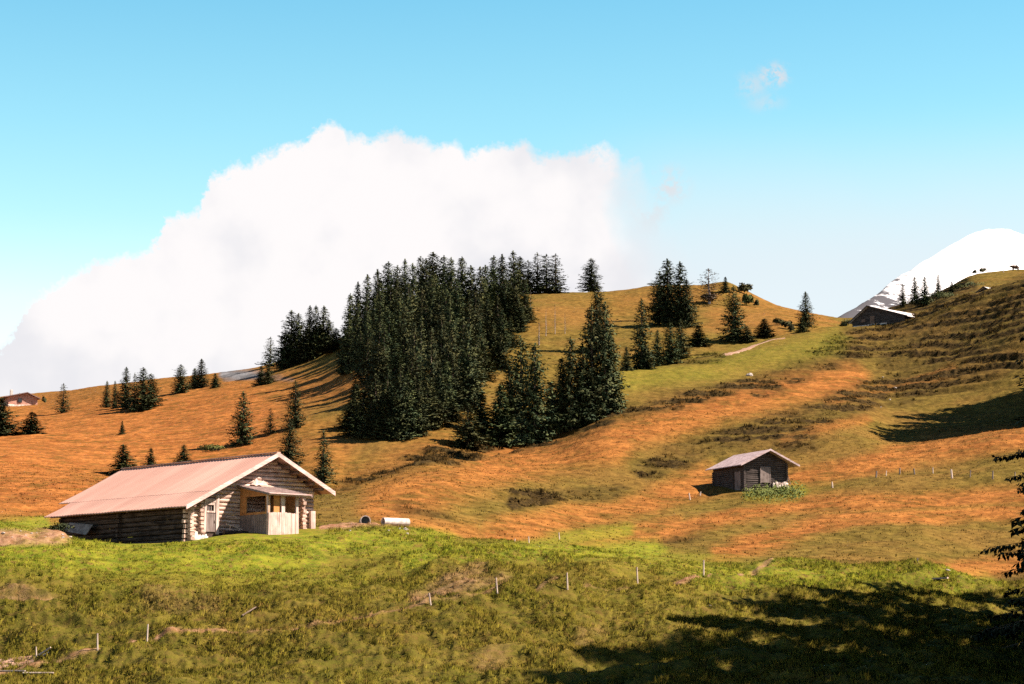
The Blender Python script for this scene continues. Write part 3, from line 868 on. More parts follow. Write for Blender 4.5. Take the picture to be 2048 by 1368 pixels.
ppart(mb, 'lower_boards', M['grey_board'])
mb = MB(); sidepanel(mb, A1p-.06, BF+.05, -.1, .3); ppart(mb, 'inner_cladding', M['new_wood'])
mb = MB(); x = A0p-.04
while x < A1p-.02:
    w = random.uniform(.13, .2); w = min(w, A1p-x)
    mb.box(x, x+w-.012, BF-.05+random.uniform(-.012, .012), BF, .15, 1.60+random.uniform(-.03, .03)); x += w
ppart(mb, 'parapet', M['pale_wood'])
mb = MB()
for a0, a1 in ((A0p-.06, A0p+.1), (5.78, A1p)): mb.box(a0, a1, BF+.003, BF+.14, .2, 2.66)
mb.box(4.68, 4.93, BF+.003, BF+.12, 1.5, 2.66)
ppart(mb, 'post', M['pale_wood'])
ppart(MB().box(4.10, 4.52, BF+.02, BF+.06, 1.5, 2.66), 'board_panel', M['new_wood'])
ppart(MB().box(A0p, A1p, BF+.2, -.15, .25, .45), 'floor', M['grey_board'])
pr = MB(); pr.poly([(A0p-.25, -.02, 3.36), (6.66, -.02, 3.36), (6.66, -3.38, 2.70), (A0p-.25, -3.38, 2.70)], (0, 0, -.07))
pr = ppart(pr, 'porch_roof', M['shingle_dark'])
mb = MB()
for k in range(9):
    b = -.1-k*.38; z = 3.36+(.66/3.36)*(b+.02)
    mb.poly([(A0p-.25, b, z+.035), (6.66, b, z+.035), (6.66, b-.40, z-.06), (A0p-.25, b-.40, z-.06)], (0, 0, -.02))
mb.build('shingle_courses', M['shingle_dark'], pr)
MB().box(A0p-.26, 6.67, -3.44, -3.39, 2.60, 2.755).build('fascia', M['trim'], pr)
MB().poly([(A0p-.27, -.02, 3.38), (A0p-.27, -3.38, 2.72), (A0p-.27, -3.38, 2.61), (A0p-.27, -.02, 3.26)], (.018, 0, 0)).build('verge_board', M['grey_board'], pr)
# pale peaked piece on the gable above the porch roof's upper edge
MB().poly([(4.3, -.40, 3.42), (5.6, -.40, 3.42), (5.3, -.34, 3.72), (5.0, -.33, 3.56), (4.75, -.33, 3.82)], (0, .06, 0)).build('gable_pale_piece', M['pale_wood'], barn)

def place(o, label, cat, group=None): return tag(o, label, cat, group)
def world(root, p): return root.matrix_world @ Vector(p)
bpy.context.view_layer.update()
def bw(a, b, z):
    g = Vector((math.cos(NB), math.sin(NB), 0)); r = Vector((-math.sin(NB), math.cos(NB), 0))
    return Vector(barn.location)+g*a+r*b+Vector((0, 0, z))
def gnd(p, dz=0.0): return Vector((p[0], p[1], gz(p[0], p[1])+dz))
# things lying about the barn
pk = empty('broken_trestle', bw(2.8, -.8, 0), NB)
tag(pk, 'pale broken plank trestle leaning on the barn wall beside the porch', 'plank')
MB().bar((-.6, 0, .92), (.55, -.1, .60), .12, .05).build('plank', M['pale_wood'], pk)
MB().bar((-.35, .05, .25), (-.30, -.02, .80), .07, .05).build('leg', M['pale_wood'], pk)
MB().bar((.25, .0, .2), (.33, -.08, .64), .07, .05).build('leg', M['pale_wood'], pk)
b = MB().cyl(bw(2.0, -.85, .40), bw(4.3, -1.0, .42), .13, .11, 8).build('log', M['log_shade'], None)
tag(b, 'dark log lying on the grass along the foot of the barn gable', 'log')
b = MB().poly([bw(-.55, 12.4, 1.42), bw(-.55, 9.7, 1.18), bw(-.9, 9.9, .55), bw(-.9, 12.8, .92)], (.05, .03, .02)).build('leaning_sheet', M['sheet'], None)
tag(b, 'grey roofing sheet leaning on the shaded long wall of the barn', 'sheet')

# ---- generic hay hut
def hut(name, label, C, n, R, gW, L, front, zbase, wall_m, roof_m, step=.24, over=-.7, back=.6, ls=None, trim=None, th=.10):
    n = math.radians(n); h = empty(name, C, n); tag(h, label, 'hut')
    mb = MB(); log_rows(mb, zbase, R.zR-.1, step, lambda z: [R.span(z, 0, gW, .16)], 'x', .08)
    mb.build('gable_wall', wall_m, h)
    mb = MB(); log_rows(mb, zbase, R.zR-.1, step, lambda z: [R.span(z, 0, gW, .16)], 'x', (ls or L)-.1); mb.build('rear_wall', wall_m, h)
    mb = MB(); log_rows(mb, zbase, R.top(0)-.2, step, lambda z: [(0, ls or L)], 'y', .05); mb.build('side_wall', wall_m, h)
    mb = MB(); log_rows(mb, zbase, R.top(gW)-.2, step, lambda z: [(0, ls or L)], 'y', gW-.05)
    mb.build('side_wall', wall_m, h)
    r = slope_sheet(R, True, over, L, R.gL, R.gR-.004, th, roof_m, 'roof', h)
    slope_sheet(R, False, over, L, R.gR+.004, R.gE, th, roof_m, 'right_roof_slope', r)
    barge(R, over-.003, R.gL, R.gR-.003, .17, .04, trim or wall_m, h); barge(R, over-.003, R.gR+.003, R.gE, .17, .04, trim or wall_m, h)
    return h

R2 = Roof(-.812, 2.993, 3.137, 4.90, 7.034, 3.095)
hay = hut('hay_hut', 'small dark log hay hut with a faded shingle roof on the open slope at right', (27.166, 270, 18.563), 22.3, R2, 5.84, 8.2, 0, -.6, M['log_dark'], M['roof_pink'], ls=7.6, over=-1.0, trim=M['roof_pink'])
for a in (.08, 5.76):
    mb = MB(); z = .0
    while z < R2.top(a)-.45: mb.box(a-.11, a+.11, -.26, -.02, z, z+.2); z += .24
    mb.build('log_ends', M['log_dark'], hay)
for b_ in (2.3, 7.4):
    mb = MB(); z = .0
    while z < 2.6: mb.box(-.25, -.01, b_-.1, b_+.1, z, z+.2); z += .24
    mb.build('log_ends', M['log_dark'], hay)
dr = MB().box(2.3, 3.5, -.14, -.05, 1.0, 2.75).build('door', M['grey_board'], hay)
MB().box(2.2, 2.3, -.17, -.05, .9, 2.85).box(3.5, 3.6, -.17, -.05, .9, 2.85).box(2.3, 3.5, -.17, -.05, 2.75, 2.87).build('door_frame', M['grey_board'], dr)
MB().box(-.12, -.03, .5, 1.9, .1, 2.3).build('side_door', M['grey_board'], hay)
mb = MB()
for k in range(14):
    a = 3.9+k*.14+random.uniform(-.05, .05); s = random.uniform(.12, .22)
    mb.cyl((a, -.32+random.uniform(-.1, .1), .45), (a, -.30, 1.02+random.uniform(-.1, .15)), s, s*.55, 7)
mb.build('stone_base', M['stone'], hay)
MB().bar((6.15, -.3, .85), (5.75, -.05, 2.5), .14, .08).build('prop', M['pale_wood'], hay)
mb = MB()
for k in range(5):
    p = hit(1476+k*4, 980-k*1.2); s = .26
    mb.cyl((p[0], p[1], p[2]-.2), (p[0]+.05, p[1], p[2]+.32), s, s*.7, 7)
tag(mb.build('stone_heap', M['rock']), 'low heap of grey stones at the front corner of the small hay hut', 'stones')

R3 = Roof(-.58, .86, 3.85, 3.73, 13.0, .89)
C3 = (64.281, 430.0, 60.344)
h3 = hut('alp_hut', 'wide old log hut with bright pale roof on the grassy ridge below the snow mountain', C3, -45, R3, 11.8, 13.5, 0, -1.2, M['log_dark'], M['snow_roof'], over=-.6, trim=M['log_dark'])
MB().box(.3, 8.0, -.2, -.06, -1.0, .15).build('stone_base', M['stone'], h3)
MB().box(4.2, 5.2, -.16, -.06, .2, 1.7).build('door', M['beam'], h3)
MB().box(2.2, 3.0, -.15, -.06, .7, 1.3).build('window', M['beam'], h3)
R5 = Roof(-.5, 1.2, 2.6, 2.9, 6.5, 1.0)
p5 = at(1950, 590, 500)
h5 = hut('ridge_hut', 'tiny pale roofed hut half hidden behind the right skyline', (p5[0], 500, gz(p5[0], 500)-.6), -48, R5, 5.8, 5, 0, -1, M['log_dark'], M['snow_roof'], over=-.5, trim=M['log_dark'])

R4 = Roof(-1.3, 2.35, 4.9, 3.8, 8.6, 2.2)
C4 = tuple(at(17, 811, 626))
ch = hut('chalet', 'brown roofed chalet with a chimney on the left skyline', C4, 25, R4, 7.9, 9.5, 0, -1.5, M['chalet_wall'], M['roof_brown'], over=-1.0, trim=M['roof_brown'], step=.3)
MB().box(1.6, 2.3, 5.2, 5.9, 2.6, 5.0).build('chimney', M['concrete'], ch)
MB().box(2.6, 3.6, -.3, -.1, 1.0, 2.0).build('window', M['glass'], ch)
MB().box(-.2, 8.1, -.3, .0, -1.5, .35).build('stone_base', M['stone'], ch)
# ------------------------------------------------------------------ trees
def frond(v, f, c, d, up, ln, wd):
    """a flat needle spray: kite pointing along d"""
    d = d/np.linalg.norm(d); s = np.cross(d, up); n = np.linalg.norm(s)
    s = s/n if n > 1e-6 else np.array([1., 0, 0])
    b = len(v)
    v += [c, c+d*ln*.45+s*wd*.5, c+d*ln, c+d*ln*.45-s*wd*.5]
    f.append((b, b+1, b+2, b+3))

def crown_mesh(name, seed, H, Rb, nbr, mat, power=.8, droop=.32, dens=1.0, size=.46, z0=.05, top_round=0.0, gap=.0, step=.30):
    r = np.random.default_rng(seed); v, f = [], []
    lop = r.uniform(0, 6.28)
    for i in range(nbr):
        t = (i+r.random())/nbr
        t = t**1.08
        z = H*(z0+(1-z0)*t*.985)
        R = Rb*((1-t)**power)*(1+.18*math.sin(t*23+seed))*(1 + top_round*math.sin(math.pi*t))+.10
        azi = i*2.39996+r.normal(0, .35)
        L = R*r.uniform(.68, 1.12)*(1+.14*math.cos(azi-lop))
        if r.random() < gap: continue
        if r.random() < .06: L *= 1.22
        da = np.array([math.cos(azi), math.sin(azi), 0.])
        dr = droop*(1.15-t*1.3)*r.uniform(.7, 1.3)
        k = max(2, int(L/step*dens))
        for j in range(k):
            s = (j+.6+.3*r.random())/k
            c = da*(L*s)+np.array([0, 0, z-dr*L*s+.26*L*s*s])+r.normal(0, .05, 3)
            sz = size*(1.15-.35*s)*(.72+.45*(1-t))*r.uniform(.7, 1.3)
            side = np.array([-da[1], da[0], 0.])
            for q in (-1, 1):
                d = da*r.uniform(.5, 1.0)+side*q*r.uniform(.25, .8)+np.array([0, 0, r.uniform(-.65, .1)])
                frond(v, f, c, d, np.array([r.normal(0, .3), r.normal(0, .3), 1.]), sz*1.35, sz*.62)
            if r.random() < .7*dens:
                frond(v, f, c, np.array([r.normal(0, .25), r.normal(0, .25), -1.]), da+r.normal(0, .4, 3), sz*1.25, sz*.6)
    for k in range(26):
        z = H*(.93+.075*k/26); a = r.uniform(0, 6.28)
        frond(v, f, np.array([0, 0, z]), np.array([math.cos(a)*.5, math.sin(a)*.5, .9]), np.array([-math.sin(a), math.cos(a), .1]), .32, .16)
    return leaf_mesh(name, v, f, mat, lambda V: np.stack([V[:, 0], V[:, 1], .35*np.hypot(V[:, 0], V[:, 1])+.25], 1)+r.normal(0, .17, V.shape)*(np.hypot(V[:, 0], V[:, 1])[:, None]+.2))

def trunk_mesh(name, H, r0, mat, seed=1, n=8, twigs=0):
    r = np.random.default_rng(seed); mb = MB(); p = np.array([0, 0, -.9]); K = 7
    pts = [np.array([r.normal(0, .05)*(k > 0), r.normal(0, .05)*(k > 0), -.9+(H*.98+.9)*k/K]) for k in range(K+1)]
    for k in range(K):
        mb.cyl(pts[k], pts[k+1], r0*(1-k/K)+.02, r0*(1-(k+1)/K)+.02, n)
    for k in range(twigs):
        z = H*r.uniform(.12, .97); a = r.uniform(0, 6.28); L = (1.05-z/H)*H*.12*r.uniform(.4, 1.1)
        mb.cyl((0, 0, z), (math.cos(a)*L, math.sin(a)*L, z-L*r.uniform(-.1, .5)), .03, .01, 4)
    me = bpy.data.meshes.new(name); me.from_pydata(mb.v, [], mb.f); me.materials.append(mat)
    return me

H0, R0 = 15.0, 2.6
PROTO = {
 'a': (crown_mesh('crown', 1, H0, R0, 230, M['needles'], .68), trunk_mesh('trunk', H0, .24, M['bark'], 1)),
 'b': (crown_mesh('crown', 2, H0, R0, 250, M['needles'], .55, .36), trunk_mesh('trunk', H0, .25, M['bark'], 2)),
 'c': (crown_mesh('crown', 3, H0, R0, 210, M['needles'], .78, .28), trunk_mesh('trunk', H0, .23, M['bark'], 3)),
 'd': (crown_mesh('crown', 4, H0, R0, 260, M['needles'], .50, .40, top_round=.12), trunk_mesh('trunk', H0, .25, M['bark'], 4)),
 'e': (crown_mesh('crown', 5, H0, R0, 240, M['needles'], .62, .34, size=.52), trunk_mesh('trunk', H0, .24, M['bark'], 5)),
 's': (crown_mesh('crown', 6, H0, R0, 190, M['needles'], .62, .22, .85, .46, gap=.18, step=.34), trunk_mesh('trunk', H0, .22, M['bark'], 6)),
 'y': (crown_mesh('crown', 7, H0, R0*1.15, 200, M['needles'], .85, .18, 1.0, .62, z0=.015), trunk_mesh('trunk', H0, .26, M['bark'], 7)),
 'l': (crown_mesh('crown', 8, H0, R0*1.1, 150, M['larch'], .5, .1, .7, .42, z0=.12, gap=.25, step=.36), trunk_mesh('trunk', H0, .22, M['snag'], 8, twigs=40)),
 'x': (None, trunk_mesh('trunk', H0, .20, M['snag'], 9, twigs=70)),
 'z': (crown_mesh('crown', 10, H0, R0*.8, 60, M['larch'], .6, .1, .5, .3, z0=.2, gap=.3, step=.5), trunk_mesh('trunk', H0, .2, M['snag'], 10, twigs=60)),
}
trng = np.random.default_rng(3)
def tree(kind, base, h, rad, label, group=None, name='spruce_tree', cat='spruce'):
    cr, tr = PROTO[kind]
    t = empty(name, Vector(base)-Vector((0, 0, .12)), trng.uniform(0, 6.28), (rad/R0, rad/R0, h/H0))
    tag(t, label, cat, group)
    if cr: link('crown', cr, t)
    link('trunk', tr, t)
    return t

def tree_px(kind, tx, ty, by=None, wpx=None, label='', group=None, Y=None, h=None, ymin=160, **k):
    """tip seen at (tx,ty); foot seen at by, or standing at distance Y, or of height h"""
    if by is not None:
        p = hit(tx, by, ymin)
        if p is None: p = np.array(by_height(tx, ty, 8)[0])
    elif Y is not None:
        u, w = uw(tx, ty); p = np.array([float(u)*Y, Y, gz(float(u)*Y, Y)])
    else:
        p, _ = by_height(tx, ty, h or 14, ymin)
    H = float(uw(tx, ty)[1])*p[1]-p[2]
    H = max(H, .8)
    rad = (wpx*trng.uniform(.57, .69)*p[1]/F) if wpx else H*trng.uniform(.19, .23)
    return tree(kind, p, H/.985, rad, label, group, **k)

kinds = lambda: 'abcde'[int(trng.integers(0, 5))]
ORD = 'first second third fourth fifth sixth seventh eighth ninth tenth eleventh twelfth thirteenth fourteenth fifteenth sixteenth seventeenth eighteenth nineteenth twentieth'.split()
G1 = 'spruces with tips along the top of the hilltop forest'
SKYL = [(701,589),(716,566),(735,551),(755,541),(777,525),(795,533),(810,520),(825,529),(841,515),(852,519),(866,506),(888,513),(902,517),(924,515),(942,533),(960,536),(971,532),(988,513),(1004,511),(1026,503)]
for i, (x, y) in enumerate(SKYL):
    tree_px(kinds(), x, y, None, trng.uniform(42, 56), f'{ORD[i]} spruce tip from the left on the top edge of the hilltop forest', G1, h=trng.uniform(13.5, 15.5))
for x, y, k, lab in ((1040,514,'b','broad dark spruce just left of the bare white trunk at the forest top'),(1056,521,'s','thin spruce behind the bare white trunk at the right end of the forest top'),
    (1075,506,'s','leftmost of the three see-through spruces on the skyline right of the hilltop forest'),(1093,509,'s','middle of the three see-through spruces on the skyline right of the hilltop forest'),(1111,508,'s','rightmost of the three see-through spruces on the skyline right of the hilltop forest')):
    tree_px(k, x, y, None, 48, lab, G1, Y=588)
UP = [(714,602),(746,600),(730,622),(762,588),(783,572),(800,599),(820,568),(845,575),(858,556),(877,597),(903,587),(915,560),(938,597),(950,570),(975,594),(993,594),(1012,560),(1030,573),(1048,560),(870,548),(698,640),(690,658),(769,648),(757,632),(810,612),(845,633),(830,645),(884,630),(862,655),(926,637),(939,652),(905,660),(960,640),(985,645),(1008,618),(1000,665),(780,622),(742,642),(722,662),(850,600),(890,572),(1040,604),(1022,635),(970,565),(800,560),(735,590),(760,560),(1050,590)]
G2 = 'spruces packed inside the hilltop forest'
RF = {(714,602):742,(730,622):745,(698,640):748,(690,658):750,(722,662):746,(742,642):740,(735,590):725,(746,600):728,(993,594):690,(1012,560):655,(1030,573):655,(1048,560):640,(985,645):728,(1008,618):702,(1000,665):738,(1040,604):664,(1022,635):692,(1050,590):646,(975,594):690,(960,640):735,(970,565):660}
for x, y in UP:
    b = RF.get((x, y))
    tree_px(kinds(), x+trng.normal(0, 2), y, b, trng.uniform(38, 54)*(1 if not b else .8), 'dark spruce crowded in the upper middle of the hilltop forest', G2, h=trng.uniform(12.5, 15))
LOW = [(757,690,800),(735,672,770),(790,685,805),(833,696,830),(823,713,840),(870,690,800),(897,695,815),(920,690,805),(940,690,798),(952,672,775),(968,692,760),(800,728,878),(853,756,860),(880,738,838),(775,735,872),(750,748,866),(893,722,834),(815,745,876),(838,760,872),(905,715,822),(790,770,880),(770,780,876),(862,780,852)]
for x, y, b in LOW:
    tree_px(kinds(), x, y, b, trng.uniform(44, 62), 'dark spruce at the lower edge of the hilltop forest', G2)
for x, y, b in ((712,770,850),(726,782,868),(742,790,874),(703,800,856),(720,815,872),(755,800,876)):
    tree_px('y', x, y, b, trng.uniform(44, 56), 'bushy shaded spruce in the dark clump at the lower left of the hilltop forest', G2)
LF = [(583,622,752,54),(597,628,752,50),(570,665,748,40),(612,660,756,48)]
for x, y, b, w in LF: tree_px('b', x, y, None, w, 'dark spruce in the left half of the twin clump left of the hilltop forest', 'spruces in the clump left of the hilltop forest', Y=560)
for x, y, w in ((620,613,40),(632,612,40),(648,613,46),(640,650,52),(658,640,40),(626,660,50)):
    tree_px('a', x, y, None, w, 'dark spruce in the right half of the twin clump left of the hilltop forest', 'spruces in the clump left of the hilltop forest', Y=555)
for x, y, w in ((672,656,30),(680,690,40),(664,690,44),(690,700,44),(700,690,40)):
    tree_px('e', x, y, None, w, 'dark spruce in the low saddle between the clump and the hilltop forest', G2, Y=545)
one = [
 ('s',540,674,733,32,'thin see-through spruce at the left end of the clump by the forest'),
 ('y',522,731,770,20,'small round spruce beside the grey scree patch'),
 ('y',536,728,768,22,'small spruce touching the left end of the forest clump'),
 ('y',0,795,872,62,'grey green spruce cut by the left edge of the photo'),
 ('y',63,823,868,44,'round bushy young spruce below the chalet'),
 ('s',126,767,826,36,'grey green spruce on the skyline right of the chalet'),
 ('a',213,762,815,24,'short spruce at the left end of the skyline clump on the orange slope'),
 ('c',229,762,817,20,'narrow short spruce second from left in the skyline clump'),
 ('a',251,735,818,34,'tall pointed spruce in the left half of the skyline clump'),
 ('s',268,746,818,22,'thin spruce in the middle of the skyline clump'),
 ('b',285,736,822,48,'broad spruce in the right half of the skyline clump'),
 ('b',301,748,815,40,'rounded spruce at the right end of the skyline clump'),
 ('b',361,729,786,38,'broad lone spruce right of the skyline clump'),
 ('y',389,736,776,24,'low spruce leaning on the left side of the pointed skyline spruce'),
 ('a',402,718,776,34,'pointed spruce with a low one against its left side on the left skyline'),
 ('y',430,746,776,18,'little bush like spruce on the left skyline near the scree'),
 ('y',244,840,869,12,'tiny lone spruce in the middle of the orange slope'),
 ('b',485,784,890,50,'big dark lone spruce on the orange slope above the barn'),
 ('s',541,816,868,24,'faint grey young spruce right of the big lone spruce'),
 ('c',590,762,856,46,'pointed spruce above and behind the barn ridge'),
 ('b',578,838,932,54,'dark broad spruce directly behind the barn ridge'),
 ('c',646,862,966,48,'pointed spruce standing at the right gable edge of the barn'),
 ('y',245,888,950,48,'bushy young spruce rising behind the left end of the barn roof'),
 ('y',301,895,942,26,'small young spruce behind the middle of the barn roof'),
 ('y',367,889,938,36,'squat young spruce behind the barn roof, right of two others'),
 ('y',711,758,795,22,'small young spruce on the grassy bump before the forest'),
 # gully group
 ('d',1041,676,890,92,'large dark spruce in the centre of the gully group'),
 ('b',1070,690,888,80,'large olive green spruce at the right of the central gully pair'),
 ('b',1020,735,890,76,'deep shaded spruce left of the central gully pair'),
 ('y',1000,770,892,66,'black shaded bushy spruce low in the gully'),
 ('y',961,786,868,60,'bushy spruce with sunlit right side left of the black gully spruce'),
 ('c',936,806,900,66,'olive spruce with toothed branches at the left end of the gully group'),
 ('y',905,800,842,36,'young spruce behind the toothed one at the gully edge'),
 ('e',1142,676,860,64,'tall ragged spruce at the left of the right gully group'),
 ('e',1124,715,866,52,'shaded ragged spruce low at the left of the right gully group'),
 ('d',1185,612,842,74,'tallest dark spruce in the right gully group'),
 ('b',1211,608,828,66,'tall spruce at the right rear of the right gully group'),
 ('e',1222,668,820,46,'ragged spruce with brown twigs at the right end of the gully group'),
 ('e',1103,762,870,52,'shaded spruce filling the gap between the two gully groups'),
 ('e',1166,690,852,62,'dark spruce in the middle of the right gully group'),
 ('b',1195,566,700,50,'dark spruce rising behind the right gully group'),
 ('d',1182,517,None,40,'broad round topped spruce alone on the skyline right of the forest'),
 ('y',1253,693,741,24,'small dark spruce just right of the gully group'),
 # knoll
 ('c',1284,599,738,50,'tall narrow spruce standing left of the knoll pair'),
 ('b',1336,520,650,62,'tallest of the twin spruces on the knoll'),
 ('b',1320,545,640,45,'shorter spruce against the left side of the knoll twins'),
 ('a',1361,525,652,60,'right hand twin of the tall knoll spruces'),
 ('a',1374,560,655,42,'low spruce against the right side of the knoll twins'),
 ('a',1315,660,732,35,'young spruce in the low row under the knoll, next to the tall narrow one'),
 ('y',1290,688,738,30,'low young spruce at the foot of the tall narrow one'),
 ('b',1341,645,728,45,'middle spruce of the low row under the knoll twins'),
 ('b',1362,638,718,42,'right spruce of the low row under the knoll twins'),
 ('y',1397,650,692,38,'low double tipped spruce right of the low row'),
 ('l',1418,538,608,48,'pale sparse larch on the knoll skyline'),
 ('y',1451,553,585,15,'small bushy spruce on the summit of the knoll'),
 ('d',1468,573,684,45,'dark columnar spruce below the knoll summit'),
 ('y',1494,652,684,26,'small spruce at the right foot of the columnar spruce'),
 ('y',1529,637,674,36,'rounded young spruce above the alpine track'),
 ('a',1612,584,654,36,'lone pointed spruce on the slope left of the wide old hut'),
 ('y',1604,634,664,20,'young spruce at the foot of the lone pointed one'),
 # right skyline
 ('c',1806,568,612,24,'leftmost of four spruces before the snow mountain'),
 ('a',1830,554,608,28,'second spruce from the left before the snow mountain'),
 ('a',1850,554,610,30,'third spruce from the left before the snow mountain'),
 ('c',1877,549,594,22,'palest and rightmost of four spruces before the snow mountain'),
 ('y',1904,563,585,14,'little bush like spruce beside the heather on the right skyline'),
]
for k, x, y, b, w, lab in one:
    kw = {'name': 'larch_tree', 'cat': 'larch'} if k == 'l' else {}
    if b is None: tree_px(k, x, y, None, w, lab, Y=596)
    else: tree_px(k, x, y, b, w, lab, ymin=160 if y > 850 else 190, **kw)
for k, x, y, b, w, lab in (('x',1061,580,634,9,'bare white dead trunk at the right edge of the hilltop forest'),('x',1092,618,672,16,'tallest bare dead tree on the clearing right of the forest'),
    ('z',1078,645,690,30,'brownish dying tree at the left of the dead trees on the clearing'),('z',1110,609,668,14,'thin dying tree third from the left on the clearing'),('z',1130,626,668,14,'thin dying tree at the right of the dead trees on the clearing')):
    tree_px(k, x, y, b, w, lab, name='dead_tree', cat='dead tree')

# ---- the close spruce at the right edge and its neighbours outside the frame, whose shade falls on the meadow
def near_spruce(name, seed, H, Rb, nbr):
    r = np.random.default_rng(seed); v, f = [], []; mb = MB()
    for i in range(nbr):
        t = ((i+r.random())/nbr)**1.1
        z = H*(.07+.92*t)
        R = (Rb*((1-t)**.62)+.15)*(1+.13*math.sin(t*31))
        azi = i*2.39996+r.normal(0, .3); L = R*r.uniform(.35, 1.25)
        da = np.array([math.cos(azi), math.sin(azi), 0.]); side = np.array([-da[1], da[0], 0.])
        dr = (.50-.45*t)*r.uniform(.7, 1.3)
        P = lambda s: da*(L*s)+np.array([0, 0, z-dr*L*s+.34*dr*L*s*s])
        mb.cyl(P(0), P(.55), .05*(1-t)+.015, .025, 4); mb.cyl(P(.55), P(1), .025, .008, 4)
        k = max(3, int(L/.17))
        for j in range(k):
            s = (j+1)/k
            if s < .15: continue
            c = P(s)
            tl = .75*(1-.55*s)*(.35+.65*(1-t))*r.uniform(.5, 1.25)
            for q in (-1, 1):                                  # side twigs hanging to both sides
                d = side*q*r.uniform(.5, 1.)+da*r.uniform(.2, .7)+np.array([0, 0, r.uniform(-1.3, -.25)])
                d /= np.linalg.norm(d)
                m = max(2, int(tl/.13))
                for w in range(m):
                    cc = c+d*tl*(w/m)+r.normal(0, .02, 3)
                    frond(v, f, cc, d+r.normal(0, .4, 3), r.normal(0, 1, 3), .30, .15)
                    if r.random() < .5: frond(v, f, cc, np.array([0, 0, -1.])+r.normal(0, .35, 3), r.normal(0, 1, 3), .28, .13)
    return leaf_mesh('crown', v, f, M['needles_near'], lambda V: np.stack([V[:, 0], V[:, 1], .3*np.hypot(V[:, 0], V[:, 1])+.3], 1)+r.normal(0, .3, V.shape)), (mb, H)
def near_tree(proto, base, rz, sc, label, group=None):
    t = empty('spruce_tree', base, rz, sc); tag(t, label, 'spruce', group)
    link('crown', proto[0], t); link('branches', proto[2], t); link('trunk', proto[1], t)
    return t
cm, (bmb, Hn) = near_spruce('near', 21, 24.0, 4.5, 300)
bme = bpy.data.meshes.new('branches'); bme.from_pydata(bmb.v, [], bmb.f); bme.materials.append(M['bark'])
NEAR = (cm, trunk_mesh('trunk', 24.0, .36, M['bark'], 31, 12), bme)
def nt_at(px, Y, dz=-.3):
    x = (px-1024)/F*Y
    return Vector((x, Y, gz(x, Y)+dz))
near_tree(NEAR, nt_at(2178, 113), .6, (1, 1, .95), 'big dark spruce at the right edge whose branches hang into the photo')
GN = 'spruces standing outside the right edge that shade the meadow'
for i, (px, Y, s) in enumerate(((2352,101.5,1.22),(2300,107,1.1),(2290,119,1.0),(2280,125,.92),(2300,133,.8),(2400,98,1.25),(2420,111,1.2),(2450,117,1.2),(2430,104,1.2),(2460,127,1.05),(2500,134,.95),(2560,101,1.3),(2560,121,1.2),(2300,95,1.1),(2350,90,1.2),(2600,110,1.3),(2255,104,.9),(2700,116,1.3),(2680,104,1.3),(2420,92,1.3),(2500,97,1.3),(2620,95,1.4),(2760,101,1.4),(2340,87,1.2),(2460,85,1.3),(2560,89,1.3),(2400,120,1.1))):
    rz = i*1.9
    near_tree(NEAR, nt_at(px, Y), rz, (s, s, s), 'tall spruce just outside the right edge, shading the meadow', GN)
for px, Y, s in ((2128, 314, .9), (2140, 319, 1.0), (2136, 327, .9), (2145, 323, 1.0), (2150, 335, .9), (2165, 315, 1.05), (2200, 321, 1.05), (2160, 330, .9), (2240, 316, 1.1), (2280, 323, 1.1), (2230, 329, 1.0), (2320, 318, 1.15), (2190, 311, 1.0), (2190, 338, .9), (2360, 325, 1.15), (2300, 333, 1.0), (2260, 341, .9)):
    p = nt_at(px, Y); tree('bd'[px % 4 // 2], p, 27*s, 5.0*s, 'spruce outside the right edge, shading the hollow on the slope', 'spruces outside the right edge on the upper slope')
# ------------------------------------------------------------------ shrubs, posts, pipes, stones, cattle
def shrub_mesh(name, seed, n, rx, ry, rz, mat, s=.22):
    r = np.random.default_rng(seed); v, f = [], []
    lob = [(r.normal(0, .45, 3)*np.array([rx, ry, .3*rz])+np.array([0, 0, rz*.45]), r.uniform(.45, .75)) for _ in range(6)]
    for i in range(n):
        c0, q = lob[int(r.integers(0, 6))]
        d = r.normal(0, 1, 3); d /= np.linalg.norm(d); d[2] = abs(d[2])*.9-.15
        c = c0+d*np.array([rx, ry, rz])*q*r.random()**.35
        c[2] = max(c[2], .02)
        frond(v, f, c, r.normal(0, 1, 3)+np.array([0, 0, .4]), r.normal(0, 1, 3), s*r.uniform(.6, 1.4), s*.6)
    return leaf_mesh(name, v, f, mat, lambda V: V*np.array([1/rx, 1/ry, 1/rz])+np.array([0, 0, .1])+r.normal(0, .3, V.shape))
def shrub(px, py, w, h, label, mat='shrub', name='shrub', cat='shrub', seed=1, n=700, ymin=160, Y=None, group=None, s=None):
    p = hit(px, py, ymin) if Y is None else np.array([float(uw(px, py)[0])*Y, Y, gz(float(uw(px, py)[0])*Y, Y)])
    k = p[1]/F
    o = link(name, shrub_mesh(name, seed, n, w/2*k, w/2.6*k, h*k, M[mat], s or max(.16, h*k*.22)))
    o.location = p; tag(o, label, cat, group)
